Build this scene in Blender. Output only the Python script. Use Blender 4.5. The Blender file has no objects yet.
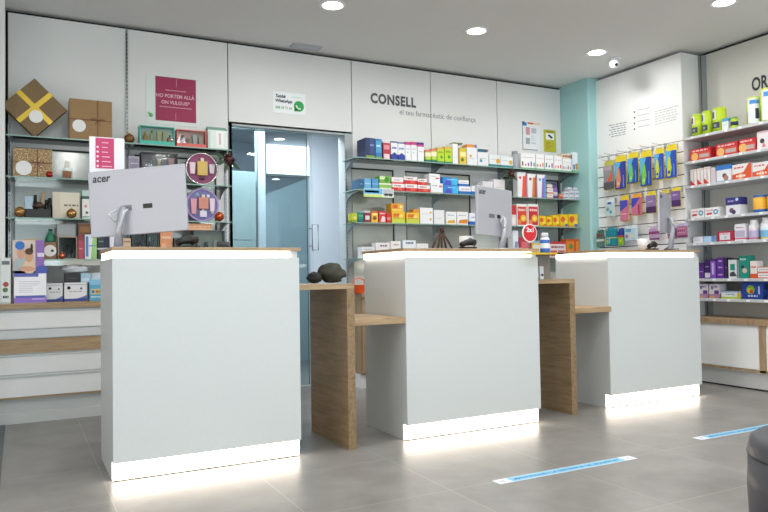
import bpy, math, random
from mathutils import Vector, Matrix
random.seed(7)
PI = math.pi
S = bpy.context.scene
COL = S.collection

# ------------------------------------------------------------------ camera
F_PX = 700.0
YAW, PIT, ROL = math.radians(27.6), math.radians(1.55), math.radians(-0.9)
EYE = Vector((0, 0, 0.945))
_f = Vector((math.sin(YAW)*math.cos(PIT), math.cos(YAW)*math.cos(PIT), math.sin(PIT)))
_r0 = Vector((math.cos(YAW), -math.sin(YAW), 0))
_u0 = _r0.cross(_f)
_r = _r0*math.cos(ROL) + _u0*math.sin(ROL)
_u = -_r0*math.sin(ROL) + _u0*math.cos(ROL)


def at(px, py, ax, v):
    """point of the photograph's line of sight on the plane <ax> = v"""
    d = _f + _r*((px-384)/F_PX) - _u*((py-256)/F_PX)
    i = 'XYZ'.index(ax)
    return EYE + d*((v-EYE[i])/d[i])


cam = bpy.data.cameras.new('camera')
cam.sensor_width = 36
cam.lens = F_PX/768*36
cam.clip_start = 0.05
cam.clip_end = 100
co = bpy.data.objects.new('camera', cam)
COL.objects.link(co)
M = Matrix.Identity(4)
for i in range(3):
    M[i][0], M[i][1], M[i][2], M[i][3] = _r[i], _u[i], -_f[i], EYE[i]
co.matrix_world = M
S.camera = co

# ------------------------------------------------------------------ materials


def lin(h):
    h = h.lstrip('#')
    out = []
    for i in (0, 2, 4):
        c = int(h[i:i+2], 16)/255
        out.append(c/12.92 if c <= .04045 else ((c+.055)/1.055)**2.4)
    return (*out, 1)


_mats = {}


def new_mat(name):
    m = bpy.data.materials.new(name)
    m.use_nodes = True
    nt = m.node_tree
    b = nt.nodes['Principled BSDF']
    return m, nt, b


def plain(hexc, rough=.5, metal=0, spec=.5, bump=0, scale=60, vary=.03, key=None):
    """solid colour with a faint procedural mottling"""
    k = key or (hexc, rough, metal, spec, bump)
    if k in _mats:
        return _mats[k]
    m, nt, b = new_mat('paint_' + hexc.strip('#') if not key else key)
    b.inputs['Roughness'].default_value = rough
    b.inputs['Metallic'].default_value = metal
    b.inputs['Specular IOR Level'].default_value = spec
    tc = nt.nodes.new('ShaderNodeTexCoord')
    nz = nt.nodes.new('ShaderNodeTexNoise')
    nz.inputs['Scale'].default_value = scale
    nt.links.new(tc.outputs['Object'], nz.inputs['Vector'])
    mx = nt.nodes.new('ShaderNodeMix')
    mx.data_type = 'RGBA'
    c = lin(hexc)
    mx.inputs['A'].default_value = tuple(max(0, x*(1-vary)) for x in c[:3]) + (1,)
    mx.inputs['B'].default_value = tuple(min(1, x*(1+vary)) for x in c[:3]) + (1,)
    nt.links.new(nz.outputs['Fac'], mx.inputs['Factor'])
    nt.links.new(mx.outputs['Result'], b.inputs['Base Color'])
    if bump:
        bp = nt.nodes.new('ShaderNodeBump')
        bp.inputs['Strength'].default_value = bump
        bp.inputs['Distance'].default_value = .002
        nt.links.new(nz.outputs['Fac'], bp.inputs['Height'])
        nt.links.new(bp.outputs['Normal'], b.inputs['Normal'])
    _mats[k] = m
    return m


def glow(name, hexc, strength):
    m, nt, b = new_mat(name)
    nt.nodes.remove(b)
    e = nt.nodes.new('ShaderNodeEmission')
    e.inputs['Color'].default_value = lin(hexc)
    e.inputs['Strength'].default_value = strength
    nt.links.new(e.outputs[0], nt.nodes['Material Output'].inputs['Surface'])
    return m


def thin_glass(name, hexc, f0=.06, rough=0.02):
    m, nt, b = new_mat(name)
    nt.nodes.remove(b)
    t = nt.nodes.new('ShaderNodeBsdfTransparent')
    t.inputs['Color'].default_value = lin(hexc)
    g = nt.nodes.new('ShaderNodeBsdfGlossy')
    g.inputs['Roughness'].default_value = rough
    lw = nt.nodes.new('ShaderNodeFresnel')
    lw.inputs['IOR'].default_value = 1.45
    mx = nt.nodes.new('ShaderNodeMixShader')
    nt.links.new(lw.outputs[0], mx.inputs[0])
    nt.links.new(t.outputs[0], mx.inputs[1])
    nt.links.new(g.outputs[0], mx.inputs[2])
    nt.links.new(mx.outputs[0], nt.nodes['Material Output'].inputs['Surface'])
    return m


def wood(name, dark, light, axis='X', rough=.45):
    m, nt, b = new_mat(name)
    tc = nt.nodes.new('ShaderNodeTexCoord')
    mp = nt.nodes.new('ShaderNodeMapping')
    sc = {'X': (1.2, 14, 14), 'Y': (14, 1.2, 14), 'Z': (14, 14, 1.2)}[axis]
    mp.inputs['Scale'].default_value = sc
    n1 = nt.nodes.new('ShaderNodeTexNoise')
    n1.inputs['Scale'].default_value = 3
    n1.inputs['Detail'].default_value = 8
    n1.inputs['Distortion'].default_value = .6
    n2 = nt.nodes.new('ShaderNodeTexNoise')
    n2.inputs['Scale'].default_value = 16
    n2.inputs['Detail'].default_value = 6
    add = nt.nodes.new('ShaderNodeMath')
    add.operation = 'MULTIPLY_ADD'
    add.inputs[1].default_value = .45
    cr = nt.nodes.new('ShaderNodeValToRGB')
    cr.color_ramp.elements[0].position = .45
    cr.color_ramp.elements[0].color = lin(dark)
    cr.color_ramp.elements[1].position = .85
    cr.color_ramp.elements[1].color = lin(light)
    L = nt.links.new
    L(tc.outputs['Object'], mp.inputs['Vector'])
    L(mp.outputs[0], n1.inputs['Vector'])
    L(mp.outputs[0], n2.inputs['Vector'])
    L(n2.outputs['Fac'], add.inputs[0])
    L(n1.outputs['Fac'], add.inputs[2])
    L(add.outputs[0], cr.inputs[0])
    L(cr.outputs[0], b.inputs['Base Color'])
    b.inputs['Roughness'].default_value = rough
    bp = nt.nodes.new('ShaderNodeBump')
    bp.inputs['Strength'].default_value = .08
    L(add.outputs[0], bp.inputs['Height'])
    L(bp.outputs[0], b.inputs['Normal'])
    return m


def tile_floor():
    m, nt, b = new_mat('grey_porcelain_tile')
    L = nt.links.new
    tc = nt.nodes.new('ShaderNodeTexCoord')
    mp = nt.nodes.new('ShaderNodeMapping')
    mp.inputs['Location'].default_value = (-1.675, -2.61, 0)
    br = nt.nodes.new('ShaderNodeTexBrick')
    br.offset = 0
    br.squash = 1
    br.inputs['Scale'].default_value = 1
    br.inputs['Mortar Size'].default_value = .0022
    br.inputs['Mortar Smooth'].default_value = .1
    br.inputs['Brick Width'].default_value = .66
    br.inputs['Row Height'].default_value = .6
    br.inputs['Bias'].default_value = 0
    br.inputs['Color1'].default_value = (.47, .47, .47, 1)
    br.inputs['Color2'].default_value = (.53, .53, .53, 1)
    br.inputs['Mortar'].default_value = (1, 1, 1, 1)
    n1 = nt.nodes.new('ShaderNodeTexNoise')
    n1.inputs['Scale'].default_value = 3.2
    n1.inputs['Detail'].default_value = 9
    n1.inputs['Roughness'].default_value = .62
    n1.inputs['Distortion'].default_value = .15
    cr = nt.nodes.new('ShaderNodeValToRGB')
    cr.color_ramp.elements[0].position = .3
    cr.color_ramp.elements[0].color = lin('7a7874')
    cr.color_ramp.elements[1].position = .72
    cr.color_ramp.elements[1].color = lin('959390')
    hs = nt.nodes.new('ShaderNodeMix')
    hs.data_type = 'RGBA'
    hs.blend_type = 'OVERLAY'
    hs.inputs['Factor'].default_value = .6
    mx = nt.nodes.new('ShaderNodeMix')
    mx.data_type = 'RGBA'
    mx.inputs['B'].default_value = lin('a19f9a')
    L(tc.outputs['Object'], mp.inputs['Vector'])
    L(mp.outputs[0], br.inputs['Vector'])
    L(tc.outputs['Object'], n1.inputs['Vector'])
    L(n1.outputs['Fac'], cr.inputs[0])
    L(cr.outputs[0], hs.inputs['A'])
    L(br.outputs['Color'], hs.inputs['B'])
    L(hs.outputs['Result'], mx.inputs['A'])
    L(br.outputs['Fac'], mx.inputs['Factor'])
    L(mx.outputs['Result'], b.inputs['Base Color'])
    rr = nt.nodes.new('ShaderNodeMapRange')
    rr.inputs['To Min'].default_value = .34
    rr.inputs['To Max'].default_value = .38
    L(n1.outputs['Fac'], rr.inputs['Value'])
    L(rr.outputs[0], b.inputs['Roughness'])
    bp = nt.nodes.new('ShaderNodeBump')
    bp.inputs['Strength'].default_value = .25
    bp.inputs['Distance'].default_value = .002
    bp.invert = True
    L(br.outputs['Fac'], bp.inputs['Height'])
    L(bp.outputs[0], b.inputs['Normal'])
    return m


def mirror_mat():
    m, nt, b = new_mat('dim_mirror')
    b.inputs['Base Color'].default_value = lin('b9beba')
    b.inputs['Metallic'].default_value = .35
    b.inputs['Roughness'].default_value = .12
    return m


def kraft_glitter():
    m, nt, b = new_mat('kraft_with_gold_flecks')
    tc = nt.nodes.new('ShaderNodeTexCoord')
    v = nt.nodes.new('ShaderNodeTexNoise')
    v.inputs['Scale'].default_value = 110
    cr = nt.nodes.new('ShaderNodeValToRGB')
    cr.color_ramp.elements[0].position = .5
    cr.color_ramp.elements[0].color = lin('94744f')
    cr.color_ramp.elements[1].position = .68
    cr.color_ramp.elements[1].color = lin('e3cfa2')
    nt.links.new(tc.outputs['Object'], v.inputs['Vector'])
    nt.links.new(v.outputs['Fac'], cr.inputs[0])
    nt.links.new(cr.outputs[0], b.inputs['Base Color'])
    b.inputs['Roughness'].default_value = .6
    return m


WHITE = plain('eff0f0', .45, key='white_laminate')
COUNTER = plain('d3d7d7', .4, key='counter_laminate')
WALLP = plain('e0e1e0', .5, key='wall_panel_laminate')
CEIL = plain('e4e4e4', .9, key='ceiling_paint')
TEAL = plain('a3d0d0', .6, key='aqua_wall_paint')
DARKGAP = plain('1d2220', .8, key='dark_joint')
STEEL = plain('9aa0a2', .3, metal=1, key='brushed_steel')
GREYM = plain('8d9293', .45, key='grey_metal')
BLACK = plain('17181a', .4, key='black_plastic')
SILVER = plain('b9bbc4', .38, metal=.25, key='silver_plastic')
OAK_X = wood('oak_grain_along_x', '8c7152', 'b89d7a', 'X')
OAK_SHADED = wood('oak_across_shaded', '75603f', '9a8060', 'Y')  # same oak darkened: the shade on the desk side panels is put into its colour
OAK_V = wood('oak_grain_upright', '8c7152', 'b4997a', 'Z')
FLOOR = tile_floor()
MIRROR = mirror_mat()
SHELFGLASS = thin_glass('shelf_glass', 'eff8f4')
SHELFEDGE = plain('8aaba0', .2, key='green_glass_edge')
DOORGLASS = thin_glass('tinted_door_glass', 'dde7e9')
CLEAR = thin_glass('clear_plastic', 'eef3f2', rough=.08)
LED = glow('led_diffuser', 'fff1e0', 9.5)
LEDTOP = glow('led_edge_diffuser', 'fff6ea', 7.0)
LAMP = glow('downlight_diffuser', 'fffdf8', 14)
KRAFT = plain('9a7a52', .7, key='kraft_card', vary=.06)
KRAFTD = plain('7d6646', .7, key='brown_kraft_card', vary=.06)
GLITTER = kraft_glitter()
GOLD = plain('dcbb3e', .3, metal=.3, key='gold_ribbon')

# ------------------------------------------------------------------ mesh helper


class MB:
    def __init__(self):
        self.v, self.f, self.m, self.sm, self.mats = [], [], [], [], []

    def mi(self, mat):
        if isinstance(mat, str):
            mat = plain(mat)
        if mat not in self.mats:
            self.mats.append(mat)
        return self.mats.index(mat)

    def face(self, pts, mat, smooth=False):
        n = len(self.v)
        self.v += [tuple(p) for p in pts]
        self.f.append(tuple(range(n, n+len(pts))))
        self.m.append(self.mi(mat))
        self.sm.append(smooth)

    def box(self, x0, y0, z0, x1, y1, z1, mat, mats=None):
        if x0 > x1: x0, x1 = x1, x0
        if y0 > y1: y0, y1 = y1, y0
        if z0 > z1: z0, z1 = z1, z0
        n = len(self.v)
        self.v += [(x0, y0, z0), (x1, y0, z0), (x1, y1, z0), (x0, y1, z0), (x0, y0, z1), (x1, y0, z1), (x1, y1, z1), (x0, y1, z1)]
        F = [(0, 3, 2, 1), (4, 5, 6, 7), (0, 1, 5, 4), (1, 2, 6, 5), (2, 3, 7, 6), (3, 0, 4, 7)]  # bottom top front right back left
        for k, q in enumerate(F):
            self.f.append(tuple(n+i for i in q))
            mm = mats[k] if mats and mats[k] else mat
            self.m.append(self.mi(mm))
            self.sm.append(False)
        return self

    def prism(self, pts, y0, y1, mat, axis='Y'):
        """outline pts (a,b) pushed along axis. Y: (x,z); X: (y,z); Z: (x,y)"""
        def P(p, t):
            return {'Y': (p[0], t, p[1]), 'X': (t, p[0], p[1]), 'Z': (p[0], p[1], t)}[axis]
        n = len(self.v)
        k = len(pts)
        self.v += [P(p, y0) for p in pts] + [P(p, y1) for p in pts]
        i = self.mi(mat)
        fs = [tuple(range(n, n+k)), tuple(range(n+2*k-1, n+k-1, -1))]
        for a in range(k):
            b = (a+1) % k
            fs.append((n+b, n+a, n+k+a, n+k+b))
        for q in fs:
            self.f.append(q); self.m.append(i); self.sm.append(False)
        return self

    def lathe(self, prof, c, mat, seg=24, axis='Z', smooth=True, mats=None):
        """prof: list of (radius, height)"""
        n = len(self.v)
        for r, h in prof:
            for s in range(seg):
                a = 2*PI*s/seg
                x, y = r*math.cos(a), r*math.sin(a)
                p = {'Z': (x, y, h), 'Y': (x, h, y), 'X': (h, x, y)}[axis]
                self.v.append((c[0]+p[0], c[1]+p[1], c[2]+p[2]))
        for k in range(len(prof)-1):
            mm = self.mi(mats[k] if mats else mat)
            for s in range(seg):
                t = (s+1) % seg
                self.f.append((n+k*seg+s, n+k*seg+t, n+(k+1)*seg+t, n+(k+1)*seg+s))
                self.m.append(mm); self.sm.append(smooth)
        mm = self.mi(mats[0] if mats else mat)
        if prof[0][0] > 1e-6:
            self.f.append(tuple(n+s for s in range(seg-1, -1, -1))); self.m.append(mm); self.sm.append(False)
        mm = self.mi(mats[-1] if mats else mat)
        if prof[-1][0] > 1e-6:
            q = n+(len(prof)-1)*seg
            self.f.append(tuple(q+s for s in range(seg))); self.m.append(mm); self.sm.append(False)
        return self

    def ball(self, c, r, mat, seg=16, sq=(1, 1, 1), rings=9):
        n0 = len(self.v)
        prof = [(max(1e-7, r*math.sin(PI*k/rings)), -r*math.cos(PI*k/rings)) for k in range(rings+1)]
        self.lathe(prof, (0, 0, 0), mat, seg)
        for i in range(n0, len(self.v)):
            x, y, z = self.v[i]
            self.v[i] = (c[0]+x*sq[0], c[1]+y*sq[1], c[2]+z*sq[2])
        return self

    def tube(self, pts, r, mat, seg=8):
        pts = [Vector(p) for p in pts]
        rs = r if isinstance(r, (list, tuple)) else [r]*len(pts)
        n = len(self.v)
        up = Vector((0, 0, 1))
        for k, p in enumerate(pts):
            d = (pts[min(k+1, len(pts)-1)] - pts[max(k-1, 0)]).normalized()
            a = d.cross(up)
            if a.length < .05:
                a = d.cross(Vector((0, 1, 0)))
            a.normalize()
            b = d.cross(a)
            for s in range(seg):
                t = 2*PI*s/seg
                self.v.append(tuple(p + (a*math.cos(t) + b*math.sin(t))*rs[k]))
        i = self.mi(mat)
        for k in range(len(pts)-1):
            for s in range(seg):
                t = (s+1) % seg
                self.f.append((n+k*seg+s, n+k*seg+t, n+(k+1)*seg+t, n+(k+1)*seg+s)); self.m.append(i); self.sm.append(True)
        self.f.append(tuple(n+s for s in range(seg-1, -1, -1))); self.m.append(i); self.sm.append(False)
        q = n+(len(pts)-1)*seg
        self.f.append(tuple(q+s for s in range(seg))); self.m.append(i); self.sm.append(False)
        return self

    def xform(self, mat4, start=0):
        for i in range(start, len(self.v)):
            self.v[i] = tuple(mat4 @ Vector(self.v[i]))
        return self

    def build(self, name, parent=None, loc=(0, 0, 0), rz=0, bevel=0, sub=0):
        me = bpy.data.meshes.new(name)
        me.from_pydata(self.v, [], self.f)
        for mt in self.mats:
            me.materials.append(mt)
        me.polygons.foreach_set('material_index', self.m)
        me.polygons.foreach_set('use_smooth', self.sm)
        me.update()
        o = bpy.data.objects.new(name, me)
        COL.objects.link(o)
        o.location = loc
        o.rotation_euler = (0, 0, rz)
        if parent:
            o.parent = parent
        if bevel:
            md = o.modifiers.new('bevel', 'BEVEL')
            md.width = bevel
            md.segments = 2
            md.limit_method = 'ANGLE'
        if sub:
            md = o.modifiers.new('subdivision', 'SUBSURF')
            md.levels = md.render_levels = sub
        return o


def tag(o, label, cat, group=None):
    o['label'] = label
    o['category'] = cat
    if group:
        o['group'] = group
    return o


def struct(o):
    o['kind'] = 'structure'
    return o


def thing(name, label, cat, loc=(0, 0, 0), rz=0, group=None):
    o = bpy.data.objects.new(name, None)
    o.empty_display_size = .05
    COL.objects.link(o)
    o.location = loc
    o.rotation_euler = (0, 0, rz)
    return tag(o, label, cat, group)


FACE_Y = Matrix.Rotation(PI/2, 4, 'X')                       # reads from -Y
FACE_X = Matrix.Rotation(-PI/2, 4, 'Z') @ Matrix.Rotation(PI/2, 4, 'X')   # reads from -X


def text_mesh(mb, body, mat, place, w=None, h=None, bold=0, depth=.0006, shear=0, align='L'):
    """lettering appended to mb; place: 4x4; fitted to width w and height h"""
    cu = bpy.data.curves.new('lettering', 'FONT')
    cu.body = body
    cu.size = 1
    cu.offset = bold
    cu.shear = shear
    cu.space_character = 1.12 if bold > .04 else 1.0
    cu.resolution_u = 3
    ob = bpy.data.objects.new('lettering', cu)
    COL.objects.link(ob)
    bpy.context.view_layer.update()
    me = bpy.data.meshes.new_from_object(ob.evaluated_get(bpy.context.evaluated_depsgraph_get()))
    vs = [v.co.copy() for v in me.vertices]
    fs = [tuple(p.vertices) for p in me.polygons]
    bpy.data.objects.remove(ob)
    bpy.data.curves.remove(cu)
    bpy.data.meshes.remove(me)
    x0 = min(v.x for v in vs); x1 = max(v.x for v in vs)
    y0 = min(v.y for v in vs); y1 = max(v.y for v in vs)
    sx = w/(x1-x0) if w else None
    sy = h/(y1-y0) if h else None
    sx = sx or sy
    sy = sy or sx
    n = len(mb.v)
    mb.v += [tuple(place @ Vector(((v.x-x0)*sx, (v.y-y0)*sy, depth))) for v in vs]
    i = mb.mi(mat)
    for q in fs:
        mb.f.append(tuple(n+k for k in q)); mb.m.append(i); mb.sm.append(False)
    return mb


# ------------------------------------------------------------------ printed cartons
def decorate(mb, w, d, h, dec, front=0.0):
    """printed areas on a carton: x -w/2..w/2, front at y=0, z 0..h (part of the carton's own mesh)"""
    e = .0006
    for k, q in enumerate(dec):
        ee = e*(1+.35*k)
        c = q[-1]
        if q[0] == 'b':          # band round front and sides
            z0, z1 = q[1]*h, q[2]*h
            a, b = -w/2-ee, w/2+ee
            mb.face([(a, -ee, z0), (b, -ee, z0), (b, -ee, z1), (a, -ee, z1)], c)
            mb.face([(a, d, z0), (a, -ee, z0), (a, -ee, z1), (a, d, z1)], c)
            mb.face([(b, -ee, z0), (b, d, z0), (b, d, z1), (b, -ee, z1)], c)
        elif q[0] == 'r':
            u0, v0, u1, v1 = q[1:5]
            mb.face([((u0-.5)*w, -ee, v0*h), ((u1-.5)*w, -ee, v0*h), ((u1-.5)*w, -ee, v1*h), ((u0-.5)*w, -ee, v1*h)], c)
        elif q[0] == 'p':        # free outline
            mb.face([((u-.5)*w, -ee, v*h) for u, v in q[1]], c)
        elif q[0] == 'c':        # disc
            r = q[3]*min(w, h)
            mb.face([((q[1]-.5)*w + r*math.cos(a*PI/8), -ee, q[2]*h + r*math.sin(a*PI/8)) for a in range(16)], c)
        elif q[0] == 't':        # a line of small print, too fine to read
            u, v, u1, hh = q[1:5]
            x = u
            while x < u1-.02:
                l = min(random.uniform(.06, .2), u1-x)
                mb.face([((x-.5)*w, -ee, v*h), ((x+l-.5)*w, -ee, v*h), ((x+l-.5)*w, -ee, (v+hh)*h), ((x-.5)*w, -ee, (v+hh)*h)], c)
                x += l+.04
        elif q[0] == 's':        # whole side faces
            for a in (-w/2-ee, w/2+ee):
                mb.face([(a, 0, 0), (a, d, 0), (a, d, h), (a, 0, h)], c)


def carton_mesh(w, d, h, base, dec, top=None):
    mb = MB()
    mb.box(-w/2, 0, 0, w/2, d, h, base, mats=[None, top, None, None, None, None])
    decorate(mb, w, d, h, dec)
    return mb


def patch(mb, c, r, a0, a1, z0, z1, mat, n=6):
    """printed area on a round container; angles in degrees, 0 = front"""
    P = [math.radians(-90+a0+(a1-a0)*k/n) for k in range(n+1)]
    for p_, q_ in zip(P, P[1:]):
        mb.face([(c[0]+r*math.cos(p_), c[1]+r*math.sin(p_), z0), (c[0]+r*math.cos(q_), c[1]+r*math.sin(q_), z0),
                 (c[0]+r*math.cos(q_), c[1]+r*math.sin(q_), z1), (c[0]+r*math.cos(p_), c[1]+r*math.sin(p_), z1)], mat, True)


def lerp(pts, x):
    for (a, b), (c, d) in zip(pts, pts[1:]):
        if x <= c or (c, d) == pts[-1]:
            return b + (d-b)*(x-a)/(c-a)


# shelf levels: top surface height and the line their front edge draws in the photograph
LEV = {
 'L1': (1.935, [(0, 136), (60, 138.6), (231, 146.3)]), 'L2': (1.655, [(0, 176), (230, 182.7)]),
 'L3': (1.375, [(0, 218), (225, 219)]), 'L4': (1.09, [(0, 258.5), (230, 259)]), 'LC': (.795, [(0, 302), (110, 300)]),
 'R1': (1.95, [(352, 157), (430, 162.5), (520, 167.5), (578, 170)]), 'R2': (1.675, [(352, 189.5), (480, 192.5), (579, 196)]),
 'R3': (1.395, [(352, 222.5), (480, 223.5), (579, 225)]), 'R4': (1.09, [(352, 257), (579, 257)]),
}
RLEV = {
 'S1': (2.098, [(686, 136.5), (755, 123)]), 'S2': (1.886, [(687.7, 161), (758.9, 148)]), 'S3': (1.674, [(689.4, 185), (768, 174)]),
 'S4': (1.392, [(689.4, 217.5), (768, 211)]), 'S5': (1.178, [(681.5, 243), (768, 239)]), 'S6': (.872, [(698, 278.5), (768, 276.5)]),
 'S7': (.705, [(698, 298), (766, 299)]),
}
GROUPS = {
 'L1': 'products on the top glass shelf left of the doorway', 'L2': 'products on the second glass shelf left of the doorway',
 'L3': 'products on the third glass shelf left of the doorway', 'L4': 'products on the lowest glass shelf left of the doorway',
 'LC': 'goods on the low cabinet left of the doorway',
 'R1': 'products on the top glass shelf right of the doorway', 'R2': 'products on the second glass shelf right of the doorway',
 'R3': 'products on the third glass shelf right of the doorway', 'R4': 'products on the lowest glass shelf right of the doorway',
 'S1': 'products on the top right wall shelf', 'S2': 'products on the second right wall shelf', 'S3': 'products on the third right wall shelf',
 'S4': 'products on the fourth right wall shelf', 'S5': 'products on the fifth right wall shelf', 'S6': 'products on the sixth right wall shelf',
 'S7': 'products on the lowest right wall shelf',
}
YF, XF = 5.36, 5.175
TOP = {}


def place(lv, x0, x1, yt, yb=None, on=None, yo=0.0):
    """-> location of base centre of the front face, width, height, rz"""
    if lv in LEV:
        zb, line = LEV[lv]
        xm = (x0+x1)/2
        y_line = lerp(line, xm)
        ym = (yt + (yb or y_line))/2
        a, b = at(x0, ym, 'Y', YF+yo), at(x1, ym, 'Y', YF+yo)
        h = at(xm, yt, 'Y', YF+yo).z - at(xm, yb or y_line, 'Y', YF+yo).z
        if on:
            zb = TOP[on]
        return Vector(((a.x+b.x)/2, YF+yo, zb)), b.x-a.x, h, 0
    zb, line = RLEV[lv]
    xm = (x0+x1)/2
    y_line = lerp(line, xm)
    ym = (yt + (yb or y_line))/2
    a, b = at(x0, ym, 'X', XF+yo), at(x1, ym, 'X', XF+yo)
    h = at(xm, yt, 'X', XF+yo).z - at(xm, yb or y_line, 'X', XF+yo).z
    if on:
        zb = TOP[on]
    return Vector((XF+yo, (a.y+b.y)/2, zb)), abs(b.y-a.y), h, -PI/2


def carton(lv, x0, x1, yt, base, dec, label, yb=None, on=None, key=None, d=.09, yo=0.0, name='carton', top=None, cat='box'):
    loc, w, h, rz = place(lv, x0, x1, yt, yb, on, yo)
    w -= .004
    o = carton_mesh(w, d, h, base, dec, top).build(name, None, loc, rz)
    tag(o, label, cat, GROUPS[lv])
    if key:
        TOP[key] = loc.z + h
    return o


def tub(lv, x0, x1, yt, body, cap, lab, label, yb=None, neck=.7, caph=.16, name='pill_tub', cat='tub', capw=.8, yo=0.0, bodyprof=None, on=None, patches=()):
    """round container > body, cap, label wrap"""
    loc, w, h, rz = place(lv, x0, x1, yt, yb, on, yo)
    r = w/2-.002
    t = thing(name, label, cat, loc, rz, GROUPS[lv])
    c = (0, r, 0)
    hb = h*(1-caph)
    prof = bodyprof or [(r*.94, 0), (r, .006), (r, hb*.82), (r*.96, hb*.88), (r*neck, hb*.97), (r*neck, hb)]
    bo_ = MB().lathe(prof, c, body).build('body', t)
    MB().lathe([(r*capw, hb), (r*capw, h*.985), (r*capw*.94, h)], c, cap, smooth=False).build('cap', t)
    if lab:
        ps = [(r+.0008, hb*v) for v in [lab[0][0]] + [q[1] for q in lab]]
        mb = MB()
        n = len(ps)
        mb.lathe(ps, c, lab[0][2], mats=[q[2] for q in lab])
        for k, (a0, a1, v0, v1, cc) in enumerate(patches):
            patch(mb, c, r+.0013+.0004*k, a0, a1, hb*v0, hb*v1, cc)
        mb.build('label_wrap', bo_)
    return t


# =================================================================== SETTING
ZC = 2.885
YB = 5.60
XS = 5.15
m = MB(); m.box(-3, -3.6, -.06, 5.6, 9.2, 0, FLOOR); struct(m.build('floor'))
m = MB(); m.box(-3, -3.6, ZC, 5.6, 5.72, ZC+.08, CEIL); struct(m.build('ceiling'))
# dark floor border at the far left
m = MB(); m.box(-.7, 3.6, 0, -.076, 5.27, .002, plain('5d6064', .5, key='dark_floor_border')); struct(m.build('trim_1'))
# back wall: laminate panels with dark joints, hung in front of a dark wall
m = MB()
seams = [-.066, .735, 1.517, 2.628, 3.449, 4.22, 5.045]
PT = 2.856
for i in range(6):
    a, b = seams[i]+.004, seams[i+1]-.004
    if i == 2:
        m.box(a, YB, 2.20, b, YB+.02, PT, WALLP)
    else:
        m.box(a, YB, 0, b, YB+.02, PT, WALLP)
m.box(1.517+.004, YB, 0, 1.545, YB+.02, 2.2, WALLP)
m.box(2.575, YB, 0, 2.628-.004, YB+.02, 2.2, WALLP)
m.box(-3, YB+.05, 0, 1.52, YB+.1, ZC, DARKGAP); m.box(-2.95, YB, 0, -.205, YB+.02, PT, WALLP)
m.box(2.60, YB+.05, 0, 5.6, YB+.1, ZC, DARKGAP)
m.box(1.52, YB+.05, 2.22, 2.60, YB+.1, ZC, DARKGAP)
struct(m.build('wall_back'))
m = MB(); m.box(-.2, 5.31, .796, -.078, 5.598, ZC, WALLP); m.box(-.2, 4.9, 0, -.125, 5.31, .79, plain('c3c9c8', .6, key='side_wall_paint')); struct(m.build('wall_left'))
m = MB(); m.box(-3.0, -3.6, 0, -2.95, 5.7, ZC, WALLP); struct(m.build('wall_side'))
# aqua corner pillar with a rounded edge
m = MB()
m.prism([(5.045, 5.62), (5.045, 5.215), (5.052, 5.203), (5.065, 5.20), (5.20, 5.20), (5.20, 5.62)], 0, ZC, TEAL, 'Z')
struct(m.build('wall_corner', bevel=0))
# right wall: slatted projection and recessed back
m = MB()
m.box(XS, 4.18, 2.083, 5.46, 5.20, PT, WHITE)
zs = 2.077
m.box(XS+.006, 4.1805, 0, 5.46, 5.1995, 2.083, plain('3a3d3e', .7, key='slat_groove'))
while zs > .2:
    m.box(XS, 4.18, zs-.0915, XS+.02, 5.20, zs, WHITE)
    zs -= .1
m.box(XS+.006, 4.178, 0, 5.46, 4.18, PT, WALLP)
struct(m.build('wall_slatted'))
m = MB()
m.box(5.46, -3.6, 0, 5.52, 5.7, ZC, DARKGAP)
yy = 4.178
RECESS = plain('d2d1cb', .6, key='recess_panel')
for k in range(8):
    m.box(5.42, yy-.985, 0, 5.46, yy-.005, PT, RECESS)
    yy -= .99
struct(m.build('wall_right'))
# slotted upright in the corner of the recess and price of seams
m = MB(); m.box(5.37, 4.13, .5, 5.42, 4.165, PT-.01, GREYM); m.box(5.368, 4.145, .5, 5.37, 4.15, PT-.01, DARKGAP); struct(m.build('trim_2'))
for k, xx in enumerate((-.055, .735, 1.49, 2.56, 3.449, 4.22, 5.0)):
    m = MB(); m.box(xx-.008, YB-.012, .80, xx+.008, YB-.0005, 2.06 if k not in (1,) else PT, STEEL)
    zz = .82
    while zz < 2.04:
        m.box(xx-.002, YB-.0125, zz, xx+.002, YB-.012, zz+.018, DARKGAP)
        zz += .03
    if k == 1:
        while zz < PT-.03:
            m.box(xx-.004, YB-.0125, zz, xx+.004, YB-.012, zz+.018, DARKGAP)
            zz += .03
    struct(m.build('trim_%d' % (k+3)))
# shop front behind the camera
m = MB()
FR = plain('55595c', .5, key='shopfront_frame')
m.box(-3, -3.65, 0, 5.5, -3.55, .25, FR); m.box(-3, -3.65, 2.6, 5.5, -3.55, ZC, WALLP)
for xx in (-3, -1.3, .4, 2.1, 3.8, 5.4):
    m.box(xx, -3.64, .25, xx+.07, -3.56, 2.6, FR)
wf = struct(m.build('window_1'))
m = MB(); m.box(-2.95, -3.605, .25, 5.4, -3.595, 2.6, thin_glass('shop_window_glass', 'f2f6f6')); m.build('window_pane', wf)

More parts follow.
